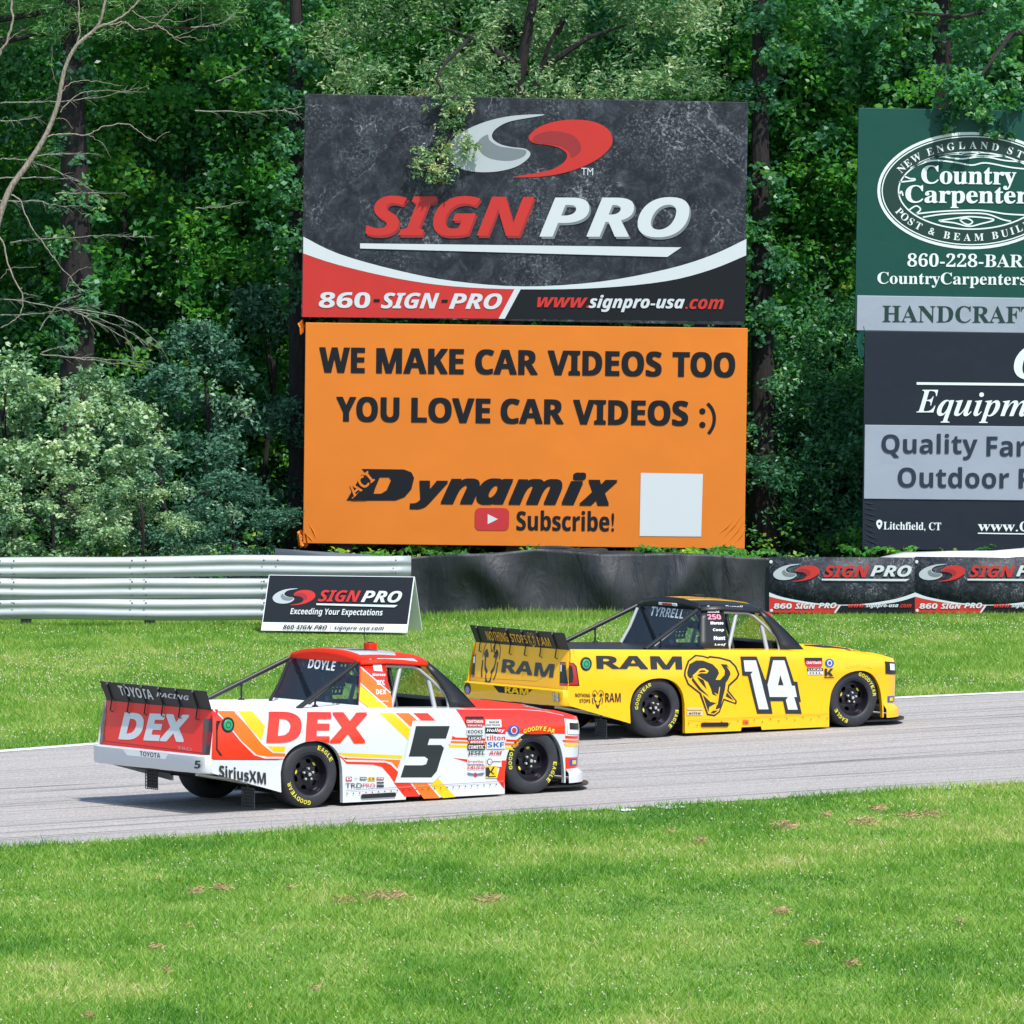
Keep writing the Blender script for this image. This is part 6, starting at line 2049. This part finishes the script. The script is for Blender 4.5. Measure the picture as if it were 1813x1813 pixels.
# ================================================================ GRASS
GRASS = leafmat('grass_blade', [(0, (0.060, 0.20, 0.022)), (0.35, (0.165, 0.345, 0.042)), (0.65, (0.285, 0.44, 0.08)), (0.85, (0.47, 0.51, 0.17)), (1, (0.62, 0.54, 0.30))], .5, .42, .4, (1.2, 1.3, .5))
def patchy(x, y, rng, k):
    out = np.zeros(len(x))
    for _ in range(9):
        a = rng.uniform(0, 2 * pi); fq = rng.uniform(.35, 2.4) * k; ph = rng.uniform(0, 7)
        out += np.sin((x * cos(a) + y * sin(a)) * fq + ph + 1.3 * np.sin((x * sin(a) - y * cos(a)) * fq * .7 + ph * 2)) / 3
    return out
def blades(x, y, h, w, tone, rng, lean=.5):
    n = len(x)
    a = rng.uniform(0, 2 * pi, n)
    la = rng.uniform(0, 2 * pi, n); ll = rng.uniform(.1, lean, n) * h
    base = np.column_stack([x, y, np.zeros(n)])
    side = np.column_stack([np.cos(a), np.sin(a), np.zeros(n)]) * (w * .5)[:, None]
    tip = base + np.column_stack([np.cos(la) * ll, np.sin(la) * ll, h])
    v = np.empty((n, 3, 3)); v[:, 0] = base - side; v[:, 1] = base + side; v[:, 2] = tip
    return v.reshape(-1, 3), np.arange(n * 3).reshape(n, 3), np.repeat(tone, 3)
def scatter(n, x0, x1, y0, y1, rng):
    return rng.uniform(x0, x1, n), rng.uniform(y0, y1, n)

rng = np.random.default_rng(91)
VS, FS, TS = [], [], []
def put(v, f, t):
    b = sum(len(q) for q in VS); VS.append(v); FS.append(f + b); TS.append(t)
# near verge
x, y = scatter(640000, -9, 9, 51.5, 78, rng)
keep = (y < y_near(x) + rng.normal(size=len(x)) * .05) & (np.abs(x) < y * .0695 + 3.6)
x, y = x[keep], y[keep]
pt = patchy(x, y, rng, 1.0)
pl = patchy(x, y, rng, .45); ps = patchy(x, y * .6, rng, 3.2)
tone = np.clip(.42 + .12 * pt + .13 * pl + .13 * ps + rng.normal(size=len(x)) * .19, 0, 1)
h = np.clip(.042 + .012 * pt - .010 * ps + rng.normal(size=len(x)) * .017, .012, .12)
e = y_near(x) - y
h = np.where(e < .35, h * 1.35, h)
put(*blades(x, y, h, rng.uniform(.007, .018, len(x)), tone, rng, 1.6))
# far verge
x, y = scatter(720000, -12.5, 12.5, 80, 110.5, rng)
keep = (y > y_far(x) + rng.normal(size=len(x)) * .05) & (np.abs(x) < y * .0695 + 3.6)
x, y = x[keep], y[keep]
pt = patchy(x, y, rng, .8)
pl = patchy(x, y, rng, .4); ps = patchy(x, y * .5, rng, 2.6)
tone = np.clip(.46 + .10 * pt + .12 * pl + .12 * ps + rng.normal(size=len(x)) * .18, 0, 1)
h = np.clip(.055 + .018 * pt + rng.normal(size=len(x)) * .016, .02, .14)
AF = at(605, 1117, 105.2)
h = np.where((np.abs(x - AF.x) < 1.25) & (y > 102.6) & (y < 106), np.minimum(h, .022), h)
put(*blades(x, y, h, rng.uniform(.009, .018, len(x)), tone, rng, 1.5))
# long uncut growth at the foot of the rail and wall
x = rng.uniform(-12.5, 12.5, 60000); y = np.where(x < x_end, RAIL_Y - .15, WALL_Y - .3) + np.abs(rng.normal(size=len(x))) * -.30 + rng.normal(size=len(x)) * .15
pt = patchy(x, y * .5, rng, 1.6)
y = np.where(np.abs(x - AF.x) < 1.35, np.maximum(y, 105.75), y)
hm = np.interp(x, [x_end - .2, x_end + .2, X(1362, WALL_Y) - .4, X(1362, WALL_Y)], [.55, .8, .8, .42])
put(*blades(x, y, hm * np.clip(.11 + .05 * pt + rng.normal(size=len(x)) * .045, .04, .36), rng.uniform(.010, .02, len(x)), np.clip(.48 + .14 * pt + rng.normal(size=len(x)) * .12, 0, 1), rng, .5))
link('grass', fast_mesh('grass', np.concatenate(VS), np.concatenate(FS), GRASS, np.concatenate(TS)), kind='stuff', label='green mown grass on both sides of the track', cat='grass')

# clover heads and dandelions
CLOVER = leafmat('clover_blossom', [(0, (0.62, 0.60, 0.50)), (0.55, (0.62, 0.58, 0.40)), (0.8, (0.62, 0.50, 0.10)), (1, (0.55, 0.28, 0.40))], .8, .15, .2, (1, 1, 1))
def heads(x, y, z, r, tone):
    n = len(x)
    o = np.array([[1, 0, 0], [-.5, .87, 0], [-.5, -.87, 0], [0, 0, 1.1], [0, 0, -.8]])
    v = np.column_stack([x, y, z])[:, None, :] + o[None] * r[:, None, None]
    f = np.array([[0, 1, 3], [1, 2, 3], [2, 0, 3], [1, 0, 4], [2, 1, 4], [0, 2, 4]])
    F = (np.arange(n)[:, None, None] * 5 + f[None]).reshape(-1, 3)
    return v.reshape(-1, 3), F, np.repeat(tone, 5)
VS, FS, TS = [], [], []
x, y = scatter(22000, -12.5, 12.5, 80, 107.5, rng)
pt = patchy(x, y, rng, .6)
keep = (y > y_far(x) + .5) & ~((np.abs(x - AF.x) < 1.25) & (y > 103.2)) & (rng.uniform(size=len(x)) < np.clip(.55 + .5 * pt, .06, 1)) & (np.abs(x) < y * .0695 + 3.6)
x, y = x[keep], y[keep]
put(*heads(x, y, rng.uniform(.05, .10, len(x)), rng.uniform(.007, .014, len(x)), np.clip(rng.normal(.42, .2, len(x)), 0, .8)))
x, y = scatter(5200, -9, 9, 52, 76, rng)
keep = (y < y_near(x) - .2) & (rng.uniform(size=len(x)) < .75)
x, y = x[keep], y[keep]
put(*heads(x, y, rng.uniform(.03, .07, len(x)), rng.uniform(.006, .012, len(x)), np.clip(rng.normal(.35, .25, len(x)), 0, 1)))
link('clover_flowers', fast_mesh('clover_flowers', np.concatenate(VS), np.concatenate(FS), CLOVER, np.concatenate(TS)), kind='stuff', label='small white clover flowers dotted through the grass', cat='flowers')

# dry clippings left by the mower
STRAW = leafmat('dry_clippings', [(0, (0.22, 0.14, 0.06)), (0.5, (0.42, 0.29, 0.14)), (1, (0.60, 0.46, 0.26))], .8, .2, .2, (1, 1, 1))
VS, FS, TS = [], [], []
for u, v_, wd, n in ((1391, 1467, 36, 240), (347, 1584, 26, 110), (393, 1577, 24, 90), (613, 1600, 36, 130), (672, 1593, 50, 420), (705, 1591, 24, 200), (862, 1598, 44, 160), (1530, 1460, 44, 200), (1555, 1437, 24, 110), (1650, 1447, 30, 150), (1610, 1449, 30, 160), (1465, 1448, 14, 50),
                     (1240, 1494, 24, 80), (1383, 1619, 22, 110), (1440, 1675, 26, 90), (158, 1805, 16, 60), (276, 1683, 18, 60), (1508, 1712, 20, 60), (560, 1757, 12, 30), (1185, 1480, 12, 40), (515, 1577, 10, 30), (295, 1726, 12, 40), (330, 1646, 14, 30), (1700, 1640, 14, 40)):
    c = ground(u, v_)
    s = wd / FPX * c.y
    px_ = c.x + rng.normal(size=n) * s * .30 + np.sin(rng.uniform(0, 6, n)) * s * .12; py_ = c.y + rng.normal(size=n) * s * .8
    a = rng.uniform(0, pi, n); L = rng.uniform(.02, .06, n); z = .022 + np.abs(rng.normal(size=n)) * .018
    d = np.column_stack([np.cos(a), np.sin(a), rng.normal(size=n) * .35]) * L[:, None]
    sd = np.column_stack([-np.sin(a) * .3, np.cos(a) * .3, np.ones(n)]) * .004
    b = np.column_stack([px_, py_, z])
    vv = np.empty((n, 4, 3)); vv[:, 0] = b - sd; vv[:, 1] = b + sd; vv[:, 2] = b + d + sd * .5; vv[:, 3] = b + d - sd * .5
    put(vv.reshape(-1, 3), np.arange(n * 4).reshape(n, 4), np.repeat(np.clip(rng.normal(.55, .25, n), 0, 1), 4))
link('dry_clippings', fast_mesh('dry_clippings', np.concatenate(VS), np.concatenate(FS), STRAW, np.concatenate(TS)), kind='stuff', label='tufts of dry straw-coloured clippings on the grass', cat='clippings')
